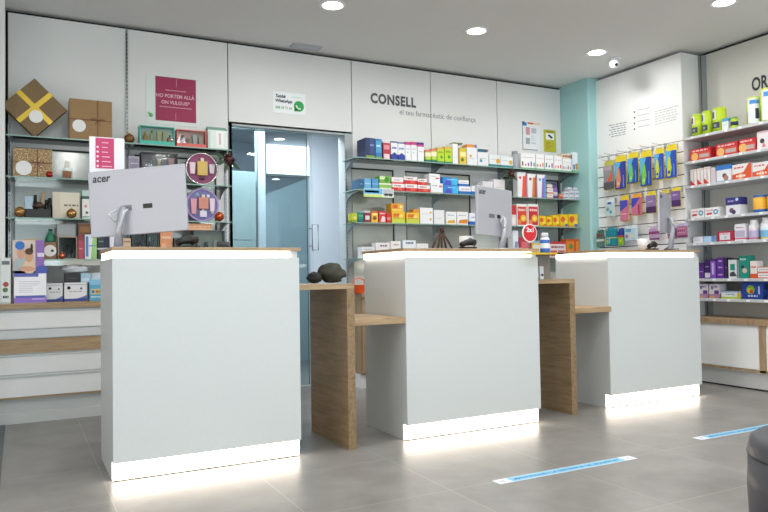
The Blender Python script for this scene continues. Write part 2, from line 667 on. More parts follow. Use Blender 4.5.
# mirrors between the uprights
MIRR = [(-.02, .66, 1.05, 1.88, 'left of the cream gift carton shelf'), (.80, 1.40, 1.05, 1.88, 'behind the round perfume sets'),
        (2.62, 3.02, .95, 1.885, 'behind the yellow cartons by the doorway'), (3.17, 3.86, .95, 1.885, 'behind the blue cartons'),
        (4.29, 4.68, .95, 1.885, 'behind the tall red cartons'), (4.72, 4.97, .95, 1.885, 'next to the aqua pillar')]
for a, b, z0, z1, lab in MIRR:
    t = thing('wall_mirror', 'dark-edged wall mirror panel ' + lab, 'mirror', ((a+b)/2, YB-.001, z0), 0, 'mirror panels on the back wall')
    w, h = (b-a)/2, z1-z0
    MB().box(-w, -.006, 0, w, 0, h, MIRROR).build('pane', t)
    m = MB(); m.box(-w-.012, -.012, h, w+.012, 0, h+.014, BLACK); m.box(w, -.012, 0, w+.012, 0, h, BLACK); m.box(-w-.006, -.010, 0, -w, 0, h, GREYM)
    m.build('edge_frame', t)

# ------------------------------------------------------------------ doorway and back room
d = struct(thing('door_1', 'glazed sliding doorway between the shelf sections', 'door', (2.05, YB, 0)))
del d['label'], d['category']
JAMB = plain('a5adaf', .5, key='door_jamb')
m = MB()
m.box(.505, -.003, 0, .58, .14, 2.2, JAMB); m.box(-.53, .0, 0, -.505, .14, 2.2, WHITE)
m.box(-.53, .0, 2.185, .58, .14, 2.215, JAMB)
m.build('door_frame', d)
m = MB(); m.box(-.504, .07, .012, .17, .078, 2.184, DOORGLASS); m.box(.17, .069, .012, .176, .079, 2.184, plain('557079', .2, key='glass_door_edge'))
m.build('glass_leaf', d)
m = MB(); m.box(-.27, .069, .012, -.266, .079, 2.184, plain('8fa7ad', .3, key='glass_joint')); m.build('glass_joint', d)
m = MB(); m.tube([(.20, .035, 1.17), (.255, .035, 1.17), (.255, .035, 1.39), (.20, .035, 1.39), (.20, .035, 1.17)], .006, GREYM)
m.box(.176, .03, 1.2, .2, .06, 1.21, GREYM); m.box(.176, .03, 1.35, .2, .06, 1.36, GREYM)
m.build('handle', d)
# back room shell
BR = plain('dbe3ea', .7, key='back_room_paint')
m = MB(); m.box(1.0, 8.6, 0, 4.4, 8.7, 2.7, BR); struct(m.build('wall_far'))
m = MB(); m.box(.98, 5.71, 0, 1.0, 8.7, 2.7, BR); struct(m.build('wall_west'))
m = MB(); m.box(4.4, 5.71, 0, 4.42, 8.7, 2.7, BR); struct(m.build('wall_east'))
m = MB(); m.box(1.0, 5.74, 2.64, 4.4, 8.6, 2.7, plain('c3cdd6', .8, key='back_ceiling')); struct(m.build('ceiling_back'))
# white dividing wall seen through the open part of the doorway
a = at(313, 200, 'Y', 7.2); b = at(352, 200, 'Y', 7.2)
m = MB(); m.box(a.x, 7.2, 0, 4.4, 7.3, 2.64, plain('dde6ee', .6, key='white_divider')); struct(m.build('wall_divider'))
# half-height grey-teal screen with sloping top, window above
a = at(264, 195, 'Y', 7.4); b = at(314, 176, 'Y', 7.4)
m = MB(); m.prism([(a.x, 0), (b.x, 0), (b.x, b.z), (a.x, a.z)], 7.4, 7.44, plain('adbfc5', .5, key='teal_screen')); struct(m.build('wall_screen'))
a = at(266, 139.5, 'Y', 8.56); b = at(314, 176, 'Y', 8.56)
w1 = struct(MB().box(a.x, 8.57, b.z, b.x, 8.6, a.z, glow('daylit_window', 'fbfcff', 3.6)).build('window_2'))
m = MB()
for xx in (a.x-.03, b.x): m.box(xx, 8.55, b.z-.03, xx+.03, 8.6, a.z+.03, WHITE)
for zz in (b.z-.03, a.z): m.box(a.x, 8.55, zz, b.x, 8.6, zz+.03, WHITE)
m.build('window_frame', w1)
a = at(257, 150, 'Y', 6.6); b = at(265, 150, 'Y', 6.6)
m = MB(); m.box(a.x, 6.6, 0, b.x, 6.68, 2.64, BR); struct(m.build('wall_post'))
a = at(226, 170, 'Y', 6.5); b = at(256, 170, 'Y', 6.5)
t = thing('storage_cabinet', 'grey-green tall storage cabinet seen through the door glass at left', 'cabinet', ((a.x+b.x)/2, 6.5, 0))
w = b.x-a.x; h = a.z
CG = plain('b3c3c2', .5, key='grey_green_cabinet')
m = MB(); m.box(-w/2-.2, .02, 0, w/2, .45, h, CG); m.build('body', t)
zd = at(240, 240, 'Y', 6.5).z
for z0, z1 in ((.06, zd-.004), (zd+.004, h-.01)):
    MB().box(-w/2-.19, 0, z0, w/2-.06, .019, z1, CG).build('door', t)

# ------------------------------------------------------------------ ceiling fittings
DL = []
for i, xx in enumerate((.72, 2.0, 3.25, 4.54)):
    for yv in (4.56, 3.30, 2.0, .7, -.6, -1.9):
        if i < 1 and yv > 4: continue
        DL.append((xx, yv))
SEEN = {(2.0, 4.56): 'largest, above the gap between left and middle counters', (3.25, 4.56): 'above the middle counter, by the top edge of the photo',
        (4.54, 4.56): 'beside the security camera', (4.54, 3.30): 'near the top right corner'}
def i_dl(x): return x < 1


for xx, yv in DL:
    lab = SEEN.get((xx, yv))
    t = thing('downlight', 'lit round recessed ceiling downlight ' + lab if lab else 'lit round recessed ceiling downlight outside the photo', 'ceiling light', (xx, yv, ZC), 0, 'recessed ceiling downlights')
    MB().lathe([(.072, -.0005), (.098, -.0005), (.098, -.004), (.09, -.008), (.072, -.005), (.072, -.0005)], (0, 0, 0), WHITE, 32).build('trim_ring', t)
    MB().lathe([(.0715, -.0045), (.0715, -.001)], (0, 0, 0), LAMP, 32, smooth=False).build('lamp_diffuser', t)
    li = bpy.data.lights.new('downlight_beam', 'AREA')
    li.shape = 'DISK'; li.size = .14; li.energy = 7.6; li.color = (1, .98, .955); li.spread = math.radians(174)
    li.energy *= 1.35 if i_dl(xx) else 1.0
    lo = bpy.data.objects.new('downlight_beam', li); COL.objects.link(lo); lo.parent = t; lo.location = (0, 0, -.012)
day = bpy.data.lights.new('daylight_at_shopfront', 'AREA')
day.shape = 'RECTANGLE'; day.size = 8; day.size_y = 2.3; day.energy = 60; day.color = (.86, .94, 1)
do = bpy.data.objects.new('daylight_at_shopfront', day); COL.objects.link(do); do.location = (1.2, -3.7, 1.45); do.rotation_euler = (-PI/2, 0, PI)
do.rotation_euler = (PI/2, 0, 0)
upfill = bpy.data.lights.new('ceiling_fill', 'AREA')  # unseen up-tilted fill light, added to brighten ceiling and upper walls
upfill.shape = 'RECTANGLE'; upfill.size = 8; upfill.size_y = 1.2; upfill.energy = 185; upfill.color = (.93, .97, 1)
po = bpy.data.objects.new('ceiling_fill', upfill); COL.objects.link(po); po.location = (1.2, -3.9, .75); po.rotation_euler = (PI/2+math.radians(28), 0, 0)
sid = bpy.data.lights.new('side_fill', 'AREA')  # unseen fill light added at the left to lift the left-facing surfaces
sid.shape = 'RECTANGLE'; sid.size = 3.6; sid.size_y = 1.7; sid.energy = 42; sid.color = (1, .97, .93)
so = bpy.data.objects.new('side_fill', sid); COL.objects.link(so); so.location = (-2.93, 1.6, 1.75); so.rotation_euler = (PI/2, 0, -PI/2)
m = MB()
for yy in (-.26, 1.57, 3.42): m.box(-2.95, yy, .84, -2.90, yy+.06, 2.66, FR)
for zz in (.84, 2.61): m.box(-2.95, -.2, zz, -2.90, 3.42, zz+.05, FR)
struct(m.build('side_fill_frame'))  # made-up frame around the side fill light, on solid wall
bl = bpy.data.lights.new('back_room_lamp', 'AREA'); bl.size = 1.0; bl.energy = 68; bl.color = (.86, .93, 1)
bo = bpy.data.objects.new('back_room_lamp', bl); COL.objects.link(bo); bo.location = (2.0, 6.15, 2.58)
W = bpy.data.worlds.new('sky'); S.world = W; W.use_nodes = True
W.node_tree.nodes['Background'].inputs[0].default_value = (.75, .87, 1, 1)
W.node_tree.nodes['Background'].inputs[1].default_value = .5

p = at(306, 46.5, 'Z', ZC)
t = thing('air_vent', 'small grey slotted vent plate in the ceiling above the doorway', 'vent', (p.x, p.y, ZC))
m = MB(); m.box(-.13, -.06, -.006, .13, .06, -.0005, plain('b4b6bd', .5, key='vent_grey'))
for k in range(5):
    m.box(-.11, -.045+k*.02, -.0075, .11, -.037+k*.02, -.006, 'c6c8ce')
m.build('grille', t)
p = at(610, 60, 'Z', ZC)
t = thing('security_camera', 'small white dome-headed security camera fixed to the ceiling', 'camera', (4.80, 4.62, ZC))
MB().lathe([(.045, -.02), (.048, -.012), (.048, -.0005)], (.03, 0, 0), WHITE).build('base', t)
MB().tube([(.03, 0, -.018), (.01, -.01, -.035), (-.01, -.02, -.05)], .012, GREYM).build('bracket', t)
m = MB(); m.lathe([(.001, -.05), (.024, -.046), (.036, -.03), (.038, 0), (.036, .03), (.03, .04)], (0, 0, 0), WHITE, axis='Y')
R = Matrix.Translation((-.025, -.035, -.07)) @ Matrix.Rotation(math.radians(-25), 4, 'Z') @ Matrix.Rotation(math.radians(20), 4, 'X')
m.xform(R); m.build('body', t)
m = MB(); m.lathe([(.001, -.056), (.014, -.054), (.015, -.049)], (0, 0, 0), BLACK, axis='Y'); m.xform(R); m.build('lens', t)

# =================================================================== COUNTERS
def counter(x0, x1, y0, label, ledge=0.0):
    t = thing('service_counter', label, 'counter', ((x0+x1)/2, y0, 0), 0, 'white service counters in a row')
    w = (x1-x0)/2
    D = .53
    m = MB()
    m.box(-w, 0, .09, w, D, 1.043, COUNTER)
    m.box(-w, .05, 0, w, D, .09, COUNTER)
    m.build('body', t)
    MB().box(-w+.0005, .028, .006, w-.0005, .0495, .0895, LED).build('plinth_light', t)
    MB().box(-w+.002, .030, 0, w-.002, .0495, .0055, BLACK).build('plinth_gasket', t)
    MB().box(-w+.004-ledge, .004, 1.044, w-.05, D-.02, 1.077, LEDTOP).build('edge_light', t)
    MB().box(w-.049, .012, 1.0435, w-.006, D-.02, 1.0775, COUNTER).build('end_post', t)
    MB().box(-w-.003-ledge*.8, -.004, 1.078, w+.010, D+.003, 1.096, OAK_X).build('worktop', t, bevel=.002)
    return t


CT = 1.096
counter(.388, 1.311, 3.475, 'left white service counter with glowing plinth, nearest the camera')
counter(1.951, 2.914, 3.475, 'middle white service counter with glowing plinth and red round sign', .016)
counter(3.614, 4.542, 3.575, 'right white service counter with glowing plinth, beside the slatted wall', .016)


def desk(xl, xp, xr, y0, label):
    t = thing('wooden_desk', label, 'desk', (xp, y0, 0), 0, 'oak desks bridging the counters')
    D = .55
    MB().box(xl-xp+.001, 0, .872, .024, D, .90, OAK_X).build('top', t, bevel=.0015)
    MB().box(-.022, .0, 0, .024, D, .871, OAK_SHADED).build('side_panel', t, bevel=.0015)
    MB().box(.0245, .0, .668, xr-xp-.001, D-.06, .704, OAK_X).build('shelf', t, bevel=.0015)


desk(1.311, 1.609, 1.951, 3.48, 'oak side desk with step-down shelf between left and middle counters')
desk(2.914, 3.262, 3.614, 3.55, 'oak side desk with step-down shelf between middle and right counters')

# ------------------------------------------------------------------ cabinets
t = thing('drawer_cabinet', 'white low drawer cabinet with oak band and oak top left of the doorway', 'cabinet', (.70, 5.25, 0))
xa, xb = -.122-.70, 1.48-.70
MB().box(xa, .02, .16, xb, .34, .757, WHITE).build('body', t)
MB().box(xa, .03, 0, xb, .34, .16, plain('c2c6c6', .5, key='plinth_grey')).build('plinth', t)
MB().box(xa, .0, 0, xb, .03, .068, plain('c9cccb', .5, key='plinth_rail')).build('plinth_rail', t)
MB().box(xa, -.02, .7575, xb, .34, .794, OAK_X).build('worktop', t, bevel=.002)
half = (xa+xb)/2
for z0, z1, mt in ((.625, .745, WHITE), (.463, .553, OAK_X), (.325, .452, WHITE), (.175, .312, WHITE)):
    fr = MB().box(xa+.003, 0, z0, xb-.003, .019, z1, mt).build('drawer', t)
    if mt is WHITE:
        MB().box(xa+.003, -.004, z1-.012, xb-.003, -.0004, z1-.001, plain('bfc4c6', .4, key='drawer_lip')).build('finger_pull', fr)
for z0 in (.56, .313):
    MB().box(xa+.003, .004, z0, xb-.003, .0195, z0+.055 if z0 > .5 else z0+.010, plain('d3d7d8', .4, key='rail_white')).build('rail', t)
MB().box(xa, .006, .16, xb, .0195, .173, OAK_X).build('oak_strip', t)

t = thing('base_cabinet', 'oak-fronted low cabinet under the glass shelves right of the doorway', 'cabinet', (3.83, 5.25, 0))
MB().box(-1.30, .02, .12, 1.205, .345, .757, OAK_V).build('body', t)
MB().box(-1.30, .04, 0, 1.205, .345, .119, WHITE).build('plinth', t)
MB().box(-1.30, -.01, .758, 1.205, .345, .794, OAK_X).build('worktop', t, bevel=.002)
for k in range(3):
    a = -1.298+k*.834
    MB().box(a+.003, 0, .13, a+.829, .019, .75, OAK_V).build('door', t)

# right-hand base cabinet under the wall shelves
t = thing('base_cabinet', 'oak and white low cabinet under the right wall shelves', 'cabinet', (5.07, 3.2, 0))
MB().box(0-.01, -1.6, .505, .345, .92, .548, OAK_V).build('worktop', t, bevel=.002)
MB().box(.012, -1.6, .14, .345, .92, .5045, WHITE).build('body', t)
MB().box(.03, -1.6, .012, .345, .92, .1395, plain('c8c9c8', .5, key='plinth_pale')).build('plinth', t)
MB().box(.04, -1.6, 0, .345, .92, .0115, BLACK).build('plinth_gasket', t)
for a, b in ((.27, .919), (-.42, .21), (-1.1, -.48)):
    MB().box(-.002, a, .166, .0115, b, .488, WHITE).build('drawer', t)
m = MB()
for a in (.215, -.475): m.box(-.004, a, .14, .0115, a+.05, .504, OAK_V)
m.box(-.004, -1.6, .145, .0115, .92, .163, OAK_V)
m.build('oak_frame', t)

# ------------------------------------------------------------------ glass shelves
def glass_shelf(x0, x1, z, brackets, label, grp):
    t = thing('glass_shelf', label, 'shelf', ((x0+x1)/2, YB, z), 0, grp)
    w = (x1-x0)/2
    m = MB(); m.box(-w, -.27, -.009, w, -.016, -.0003, SHELFGLASS, mats=[None, None, SHELFEDGE, SHELFEDGE, SHELFEDGE, SHELFEDGE])
    m.build('pane', t)
    for b in brackets:
        xx = b-(x0+x1)/2
        MB().prism([(-.0125, -.0095), (-.25, -.0095), (-.25, -.016), (-.13, -.028), (-.05, -.06), (-.0125, -.085)], xx-.004, xx+.004, STEEL, 'X').build('bracket', t)
    return t


for z, n, wh in ((1.935, 'top', 'with the kraft gift boxes'), (1.655, 'second', 'with the flecked kraft box'), (1.375, 'third', 'with the black beauty tray'), (1.09, 'lowest', 'level with the counter top')):
    glass_shelf(-.076, 1.468, z, (-.055, .735, 1.44), n + ' glass shelf left of the doorway, ' + wh, 'glass shelves left of the doorway')
for z, n, wh in ((1.95, 'top', 'under the wall lettering'), (1.675, 'second', 'with the red and blue cartons'), (1.395, 'third', 'with the yellow cartons'), (1.09, 'lowest', 'behind the counter tops')):
    glass_shelf(2.52, 5.03, z, (2.56, 3.449, 4.22, 5.0), n + ' glass shelf right of the doorway, ' + wh, 'glass shelves right of the doorway')

# ------------------------------------------------------------------ right wall shelves
SHW = plain('c9cccf', .4, key='shelf_metal')
for k, ((lv, (z, ln)), wh) in enumerate(zip(RLEV.items(), ('top, holding lime packs', 'second from top, holding red cartons', 'third from top, holding white and orange packs', 'fourth from top, holding yellow tins', 'third from bottom, holding white tubs', 'second from bottom, holding purple packs', 'lowest, holding the blue pack'))):
    dp = 0 if k < 5 else 0.03
    t = thing('metal_shelf', 'pale metal right wall shelf with price tags, ' + wh, 'shelf', (XS, 4.165, z), 0, 'metal shelves on the right wall')
    m = MB(); m.box(0, -2.4, -.024, .268, 0, -.0004, SHW); m.build('board', t, bevel=.002)
    for q in range(7):
        yq = -.05-.155*q-random.uniform(0, .05)
        MB().box(-.003, yq-.028, -.021, -.0003, yq, -.003, 'f4f5f6').build('price_tag', t)
    MB().box(.22, -.02, -.07, .268, -.012, -.0245, GREYM).build('bracket', t)

# =================================================================== WALL GRAPHICS
INK = plain('4d5157', .5, key='grey_lettering')
INK2 = plain('7b7f84', .5, key='light_grey_lettering')


def on_back(px, py, off=.001):
    p = at(px, py, 'Y', YB); p.y -= off; return p


a, b = on_back(370.5, 103), on_back(416, 106)
m = MB(); text_mesh(m, 'CONSELL', INK, Matrix.Translation(a - Vector((b.x, 0, 0))) @ FACE_Y, w=b.x-a.x, h=at(371, 92.5, 'Y', YB).z-a.z, bold=.045)
tag(m.build('wall_lettering', None, (b.x, 0, 0)), 'bold dark grey capital lettering on the white back wall', 'lettering')
a, b = on_back(399.5, 115.6), on_back(475.5, 119)
m = MB(); text_mesh(m, 'el teu farmacèutic de confiança', INK2, Matrix.Translation(a - Vector((b.x, 0, 0))) @ FACE_Y, w=b.x-a.x, h=.06)
tag(m.build('wall_lettering', None, (b.x, 0, 0)), 'thin grey line of small lettering below the bold wall word', 'lettering')
# OR... on the right recess wall
a = at(752, 92, 'X', 5.419); b = at(768.5, 82, 'X', 5.419)
m = MB(); text_mesh(m, 'OR', plain('2d3136', .5, key='dark_lettering'), Matrix.Translation((-.001, 0, 0)) @ FACE_X, w=abs(b.y-a.y), h=at(752, 78, 'X', 5.419).z-a.z, bold=.03)
tag(m.build('wall_lettering', None, a), 'bold black letters at the right edge above the lime packs', 'lettering')

# crimson poster in a clear holder
a, b = on_back(155.5, 120), on_back(196, 122.5)
zt = at(156, 76, 'Y', YB).z
t = thing('poster', 'crimson poster with pale lettering above the turquoise gift set', 'poster', (a.x, YB, a.z))
w, h = b.x-a.x, zt-a.z
MB().box(-.07, -.004, -.03, w+.01, -.0005, h+.01, plain('dfe8e3', .25, key='pale_acrylic')).build('acrylic_holder', t)
m = MB().box(0, -.0065, 0, w, -.0042, h, plain('9c2450', .5, key='crimson_print'))
PK = plain('e6b9c8', .5, key='pale_pink_ink')
T = lambda x, z: Matrix.Translation((x, -.0066, z)) @ FACE_Y
text_mesh(m, "HO PORTEM ALLÀ", PK, T(.02*w, .53*h), w=.94*w, h=.105*h, bold=.012)
text_mesh(m, 'ON VIULGUIS*'.replace('VIUL', 'VUL'), PK, T(.14*w, .385*h), w=.70*w, h=.085*h, bold=.012)
m.box(.51*w, -.0068, .8*h, .516*w, -.0066, .97*h, PK); m.box(.49*w, -.0068, .03*h, .496*w, -.0066, .2*h, PK)
decorate_start = len(m.v)
for u0, u1, v in ((.24, .76, .695), (.1, .9, .31)):
    x = u0
    while x < u1:
        l = random.uniform(.02, .06); m.box(x*w, -.0068, v*h, min(x+l, u1)*w, -.0066, (v+.014)*h, PK); x += l+.012
m.build('sheet', t)
m = MB(); m.ball((-.035, -.005, .035), .016, '5fae62', sq=(1, .15, 1)); m.ball((-.05, -.005, .05), .010, '8cc873', sq=(1, .15, 1)); m.build('leaf_sticker', t)

# chat sign above the doorway
a, b = on_back(273, 112.5), on_back(305.5, 115.5)
zt = at(273, 91, 'Y', YB).z
t = thing('sign', 'small white sign with green chat bubble above the doorway', 'sign', (a.x, YB, a.z))
w, h = b.x-a.x, zt-a.z
m = MB().box(0, -.004, 0, w, -.0006, h, plain('eef1f4', .4, key='sign_white')); DK = plain('23283a', .5, key='navy_ink'); GR = plain('22a04c', .5, key='chat_green')
T = lambda x, z: Matrix.Translation((x, -.0042, z)) @ FACE_Y
text_mesh(m, 'També', DK, T(.07*w, .72*h), w=.31*w, h=.16*h, bold=.04, shear=.15)
text_mesh(m, 'WhatsApp', DK, T(.07*w, .46*h), w=.52*w, h=.2*h, bold=.04, shear=.15)
text_mesh(m, '608 33 71 61', GR, T(.07*w, .2*h), w=.5*w, h=.13*h, bold=.02)
m.box(.56*w, -.0046, .80*h, .90*w, -.0042, .83*h, 'b9dcc6')
m.build('plate', t)
cx, cz, r = .79*w, .40*h, .25*h
m = MB(); m.lathe([(r, -.0062), (r, -.0041)], (cx, 0, cz), GR, 32, 'Y', smooth=False)
m.prism([(cx-.95*r, cz-1.05*r), (cx-.2*r, cz-.9*r), (cx-.9*r, cz-.2*r)], -.0062, -.0041, GR)
arc = [(cx + r*.62*math.cos(q)+.1*r, -.0066, cz + r*.62*math.sin(q)+.12*r) for q in [math.radians(180+15*k) for k in range(8)]]
m.tube(arc, [.17*r, .15*r, .11*r, .1*r, .1*r, .11*r, .15*r, .17*r], plain('f4fff6', .5, key='white_ink'))
m.build('chat_bubble', t)

# white information poster and yellow camera notice
def notice(px0, py1, px1, py0, label, fn):
    a, b = on_back(px0, py1), on_back(px1, py1+1.5)
    zt = at(px0, py0, 'Y', YB).z
    t = thing('poster', label, 'poster', (a.x, YB, a.z))
    fn(t, b.x-a.x, zt-a.z)


def info(t, w, h):
    m = MB().box(0, -.004, 0, w, -.0006, h, 'e4e6ea'); e = -.0046
    for u0, v0, u1, v1, c in ((0, .86, .25, .98, '2f7fc4'), (0, .94, .12, 1.0, '232a36'), (.3, .93, .62, .99, 'd0622f'), (.62, .94, 1, .99, 'e9b88a'), (.2, .55, .42, .82, 'c98f95'), (.5, .62, .8, .8, 'b6bcc6'), (.18, .22, .42, .44, '9aa5a8'), (.5, .24, .75, .3, 'c5cad0'), (.05, .02, .85, .045, '7c5a68'), (0, .0, .03, .9, '6f747c')):
        m.box(u0*w, e, v0*h, u1*w, -.0041, v1*h, c)
    for k in range(7):
        m.box(.48*w, e, (.36+.03*k)*h, (.6+.2*random.random())*w, -.0041, (.368+.03*k)*h, 'b2b7be')
    m.build('sheet', t)


notice(522.5, 150, 540, 121.5, 'white information poster with blue corner high on the back wall', info)


def cctv(t, w, h):
    m = MB().box(0, -.004, 0, w, -.0006, h, 'b9b62c')
    m.box(.16*w, -.0046, .55*h, .84*w, -.0041, .85*h, 'eef0ee')
    m.prism([(.3*w, .75*h), (.42*w, .8*h), (.72*w, .68*h), (.68*w, .6*h), (.55*w, .63*h)], -.0052, -.0047, '23272e')
    m.box(.16*w, -.0046, .88*h, .84*w, -.0041, .95*h, '8a8a22')
    for k in range(6):
        m.box(.14*w, -.0046, (.12+.06*k)*h, (.4+.4*random.random())*w, -.0041, (.14+.06*k)*h, 'a8722a')
    m.build('sheet', t)


notice(544, 151.5, 556, 129.5, 'narrow yellow camera surveillance notice beside the white poster', cctv)

# faint printed texts on the slatted wall's plain upper part
m = MB()
GREYP = plain('c4c7c9', .6, key='faint_print')
GREYQ = plain('8f9a9f', .6, key='faint_print_dark')
def onslat(px, py):
    p = at(px, py, 'X', XS); p.x -= .001; return p
o0 = onslat(640, 120)
def bar(px0, py0, px1, py1, th, mt):
    a, b = onslat(px0, py0)-o0, onslat(px1, py1)-o0
    m.face([(a.x, a.y, a.z), (b.x, b.y, b.z), (b.x, b.y, b.z+th), (a.x, a.y, a.z+th)], mt)
for k in range(6):
    x = 609+(k % 2)*2
    while x < 625:
        l = random.uniform(1.5, 4); y = 126+k*2.3-(x-610)*.2; bar(x, y, x+l, y-l*.2, .008, GREYQ); x += l+.8
tag(m.build('wall_lettering', None, o0), 'small grey printed text block nearest the aqua pillar on the white wall', 'lettering')
m = MB()
for k in range(4):
    bar(634.0, 113+k*5.7, 635.2, 112.8+k*5.7, .016, BLACK)
    bar(638, 110.5+k*5.7, 650, 108+k*5.7, .008, GREYP)
tag(m.build('wall_lettering', None, o0), 'faint printed list with four dark bullet dots on the white wall', 'lettering')
m = MB()
for k in range(6):
    x = 655
    while x < 676:
        l = random.uniform(2, 5); y = 112+k*2.6-(x-655)*.25; bar(x, y, x+l, y-l*.25, .008, GREYP); x += l+.8
tag(m.build('wall_lettering', None, o0), 'faint pale printed paragraph right of the bullet list on the white wall', 'lettering')

# =================================================================== LEFT SHELVES
def round_tag(px, py, r, parent, yo, mt='e9e6e2'):
    c = at(px, py, 'Y', YF+yo)
    return c


def gift_box(lv, x0, x1, yt, mat, label, tagpos, knot, d=.12, lid=True):
    loc, w, h, rz = place(lv, x0, x1, yt)
    t = thing('gift_box', label, 'gift box', loc, 0, GROUPS[lv])
    MB().box(-w/2, 0, 0, w/2, d, h, mat).build('box', t)
    u, v, r = tagpos
    MB().lathe([(r, -.006), (r, -.002)], ((u-.5)*w, 0, v*h), 'e8e8e6', 28, 'Y', smooth=False).build('round_tag', t)
    m = MB(); TW = plain('7a4438', .7, key='twine')
    kx, kz = (knot[0]-.5)*w, knot[1]*h
    m.tube([(-w/2, -.0025, kz), (kx, -.003, kz), (w/2, -.0025, kz)], .0018, TW)
    m.tube([(kx, -.0025, 0), (kx, -.003, kz), (kx, -.0025, h if lid else kz)], .0018, TW)
    for s in (-1, 1):
        m.tube([(kx, -.004, kz), (kx+s*.03, -.008, kz+.018), (kx+s*.05, -.006, kz+.004), (kx, -.004, kz)], .0015, TW)
        m.tube([(kx, -.004, kz), (kx+s*.02, -.006, kz-.03)], .0014, TW)
    m.build('twine', t)
    return t


# diamond gift box with yellow ribbon, leaning on a corner
c0 = at(38, 138, 'Y', YF+.03)
t = thing('gift_box', 'brown gift box stood on its corner with crossed gold ribbon', 'gift box', (c0.x-.02, YF+.03, 1.9435), 0, GROUPS['L1'])
s_ = .282
R45 = Matrix.Rotation(math.radians(-45), 4, 'Y')
def dia(mb, name, **k):
    mb.xform(R45); lo = min(v[2] for v in mb.v); return mb
base = MB().box(0, 0, 0, s_, .09, s_, KRAFTD); base.xform(R45); zmin = min(v[2] for v in base.v)
sh = Matrix.Translation((0, 0, -zmin))
base.xform(sh); base.build('box', t)
def dp(mb, name):
    mb.xform(sh @ R45); return mb.build(name, t)
m = MB(); m.box(-.003, -.006, -.003, s_+.003, .03, s_+.003, KRAFTD); o = dp(m, 'lid')
o.location.z += .0
m = MB(); m.box(s_*.44, -.008, -.005, s_*.56, -.006, s_+.005, GOLD); m.box(-.005, -.0095, s_*.44, s_+.005, -.0082, s_*.56, GOLD); dp(m, 'ribbon')
m = MB(); m.lathe([(.044, -.014), (.044, -.0098)], (s_*.36, 0, s_*.32), 'e8e8e6', 28, 'Y', smooth=False); dp(m, 'round_tag')

gift_box('L1', 69.5, 112, 99.5, KRAFT, 'plain kraft gift box with round tag and thin twine on top shelf', (.22, .34, .044), (.66, .5))
gift_box('L2', 13, 52, 148.5, GLITTER, 'gold-flecked kraft gift box with twine, below the diamond-standing box', (.27, .3, .05), (.62, .5), d=.14)


def bauble(lv, px, py, rpx, mat, label, on=None, yo=0.0):
    c = at(px, py, 'Y', YF+yo)
    r = rpx/700*6.0
    zb = LEV[lv][0]
    t = thing('bauble', label, 'bauble', (c.x, YF+yo, zb), 0, 'christmas baubles on the left shelves')
    MB().ball((0, 0, r), r, mat, 18).build('ball', t)
    MB().lathe([(r*.2, 2*r-.001), (r*.2, 2*r+.006)], (0, 0, 0), GOLD, 10).build('cap', t)


BRZ = plain('b08650', .22, metal=.85, key='bronze_bauble')
bauble('L1', 129.3, 137.5, 4.4, plain('7c5a35', .4, metal=.5, key='brown_bauble'), 'dark brown bauble on the top shelf left of the turquoise set', yo=.03)
bauble('L2', 49.5, 174, 2.6, plain('a3271d', .25, metal=.4, key='red_bauble'), 'tiny red bauble in front of the flecked kraft box', yo=-.012)
bauble('L3', 20, 213.5, 4.2, BRZ, 'bronze bauble left of the black beauty tray', yo=-.02)
bauble('L3', 71.5, 215, 3.9, BRZ, 'bronze bauble in front of the cream carton', yo=-.024)
bauble('L3', 219.3, 214.5, 4.2, plain('b8542c', .22, metal=.7, key='copper_bauble'), 'copper red bauble at the right end beside the lilac round set', yo=-.035)
bauble('L4', 62, 251.5, 2.6, plain('c4603a', .22, metal=.7, key='rose_bauble'), 'small coppery bauble in front of the wood-framed dark box', yo=-.012)


def bottle(mb, x, y, z, r, h, body, cap, capmb=None, ch=.25):
    hb = h*(1-ch)
    mb.lathe([(r*.9, z), (r, z+.003), (r, z+hb*.8), (r*.5, z+hb), (r*.5, z+hb+.002)], (x, y, 0), body, 12)
    (capmb or mb).lathe([(r*.55, z+hb+.002), (r*.55, z+h)], (x, y, 0), cap, 10)


def window_set(lv, x0, x1, yt, col, label, contents, d=.09, yb=None, back=None, lipz=.22, on=None, name='gift_set', yo=0.):
    """open-fronted presentation box > tray, bottles, window"""
    loc, w, h, rz = place(lv, x0, x1, yt, yb, on, yo)
    w -= .004
    t = thing(name, label, 'gift set', loc, 0, GROUPS[lv])
    m = MB(); e = .006
    m.box(-w/2, 0, 0, w/2, d, e, col); m.box(-w/2, 0, h-e, w/2, d, h, col)
    m.box(-w/2, 0, e, -w/2+e, d, h-e, col); m.box(w/2-e, 0, e, w/2, d, h-e, col)
    m.box(-w/2+e, d*.62, e, w/2-e, d*.62+.004, h-e, back or col)
    m.box(-w/2+e, 0, e, w/2-e, .003, h*lipz, col)
    m.build('box', t)
    for u, kind, bw, bh, bc, cc in contents:
        x = (u-.5)*w; rr = bw*w/2; hh = bh*h
        z0 = h*.1
        m = MB(); k_ = MB()
        if kind == 'b':
            bottle(m, x, d*.31, z0, min(rr, d*.26), hh, bc, cc, k_); nm = 'bottle'
        elif kind == 'q':
            m.box(x-rr, d*.12, z0, x+rr, d*.5, z0+hh*.7, bc); k_.box(x-rr*.35, d*.2, z0+hh*.7, x+rr*.35, d*.4, z0+hh, cc); nm = 'perfume_bottle'
        else:
            m.prism([(x-rr*.6, z0), (x+rr*.6, z0), (x+rr, z0+hh), (x-rr, z0+hh)], d*.18, d*.4, bc); k_.box(x-rr*.6, d*.16, z0-.0, x+rr*.6, d*.42, z0+hh*.15, cc); nm = 'tube'
        k_.build('cap', m.build(nm, t))
    MB().box(-w/2+e, .0035, h*lipz, w/2-e, .0042, h-e, CLEAR).build('window_film', t)
    return t


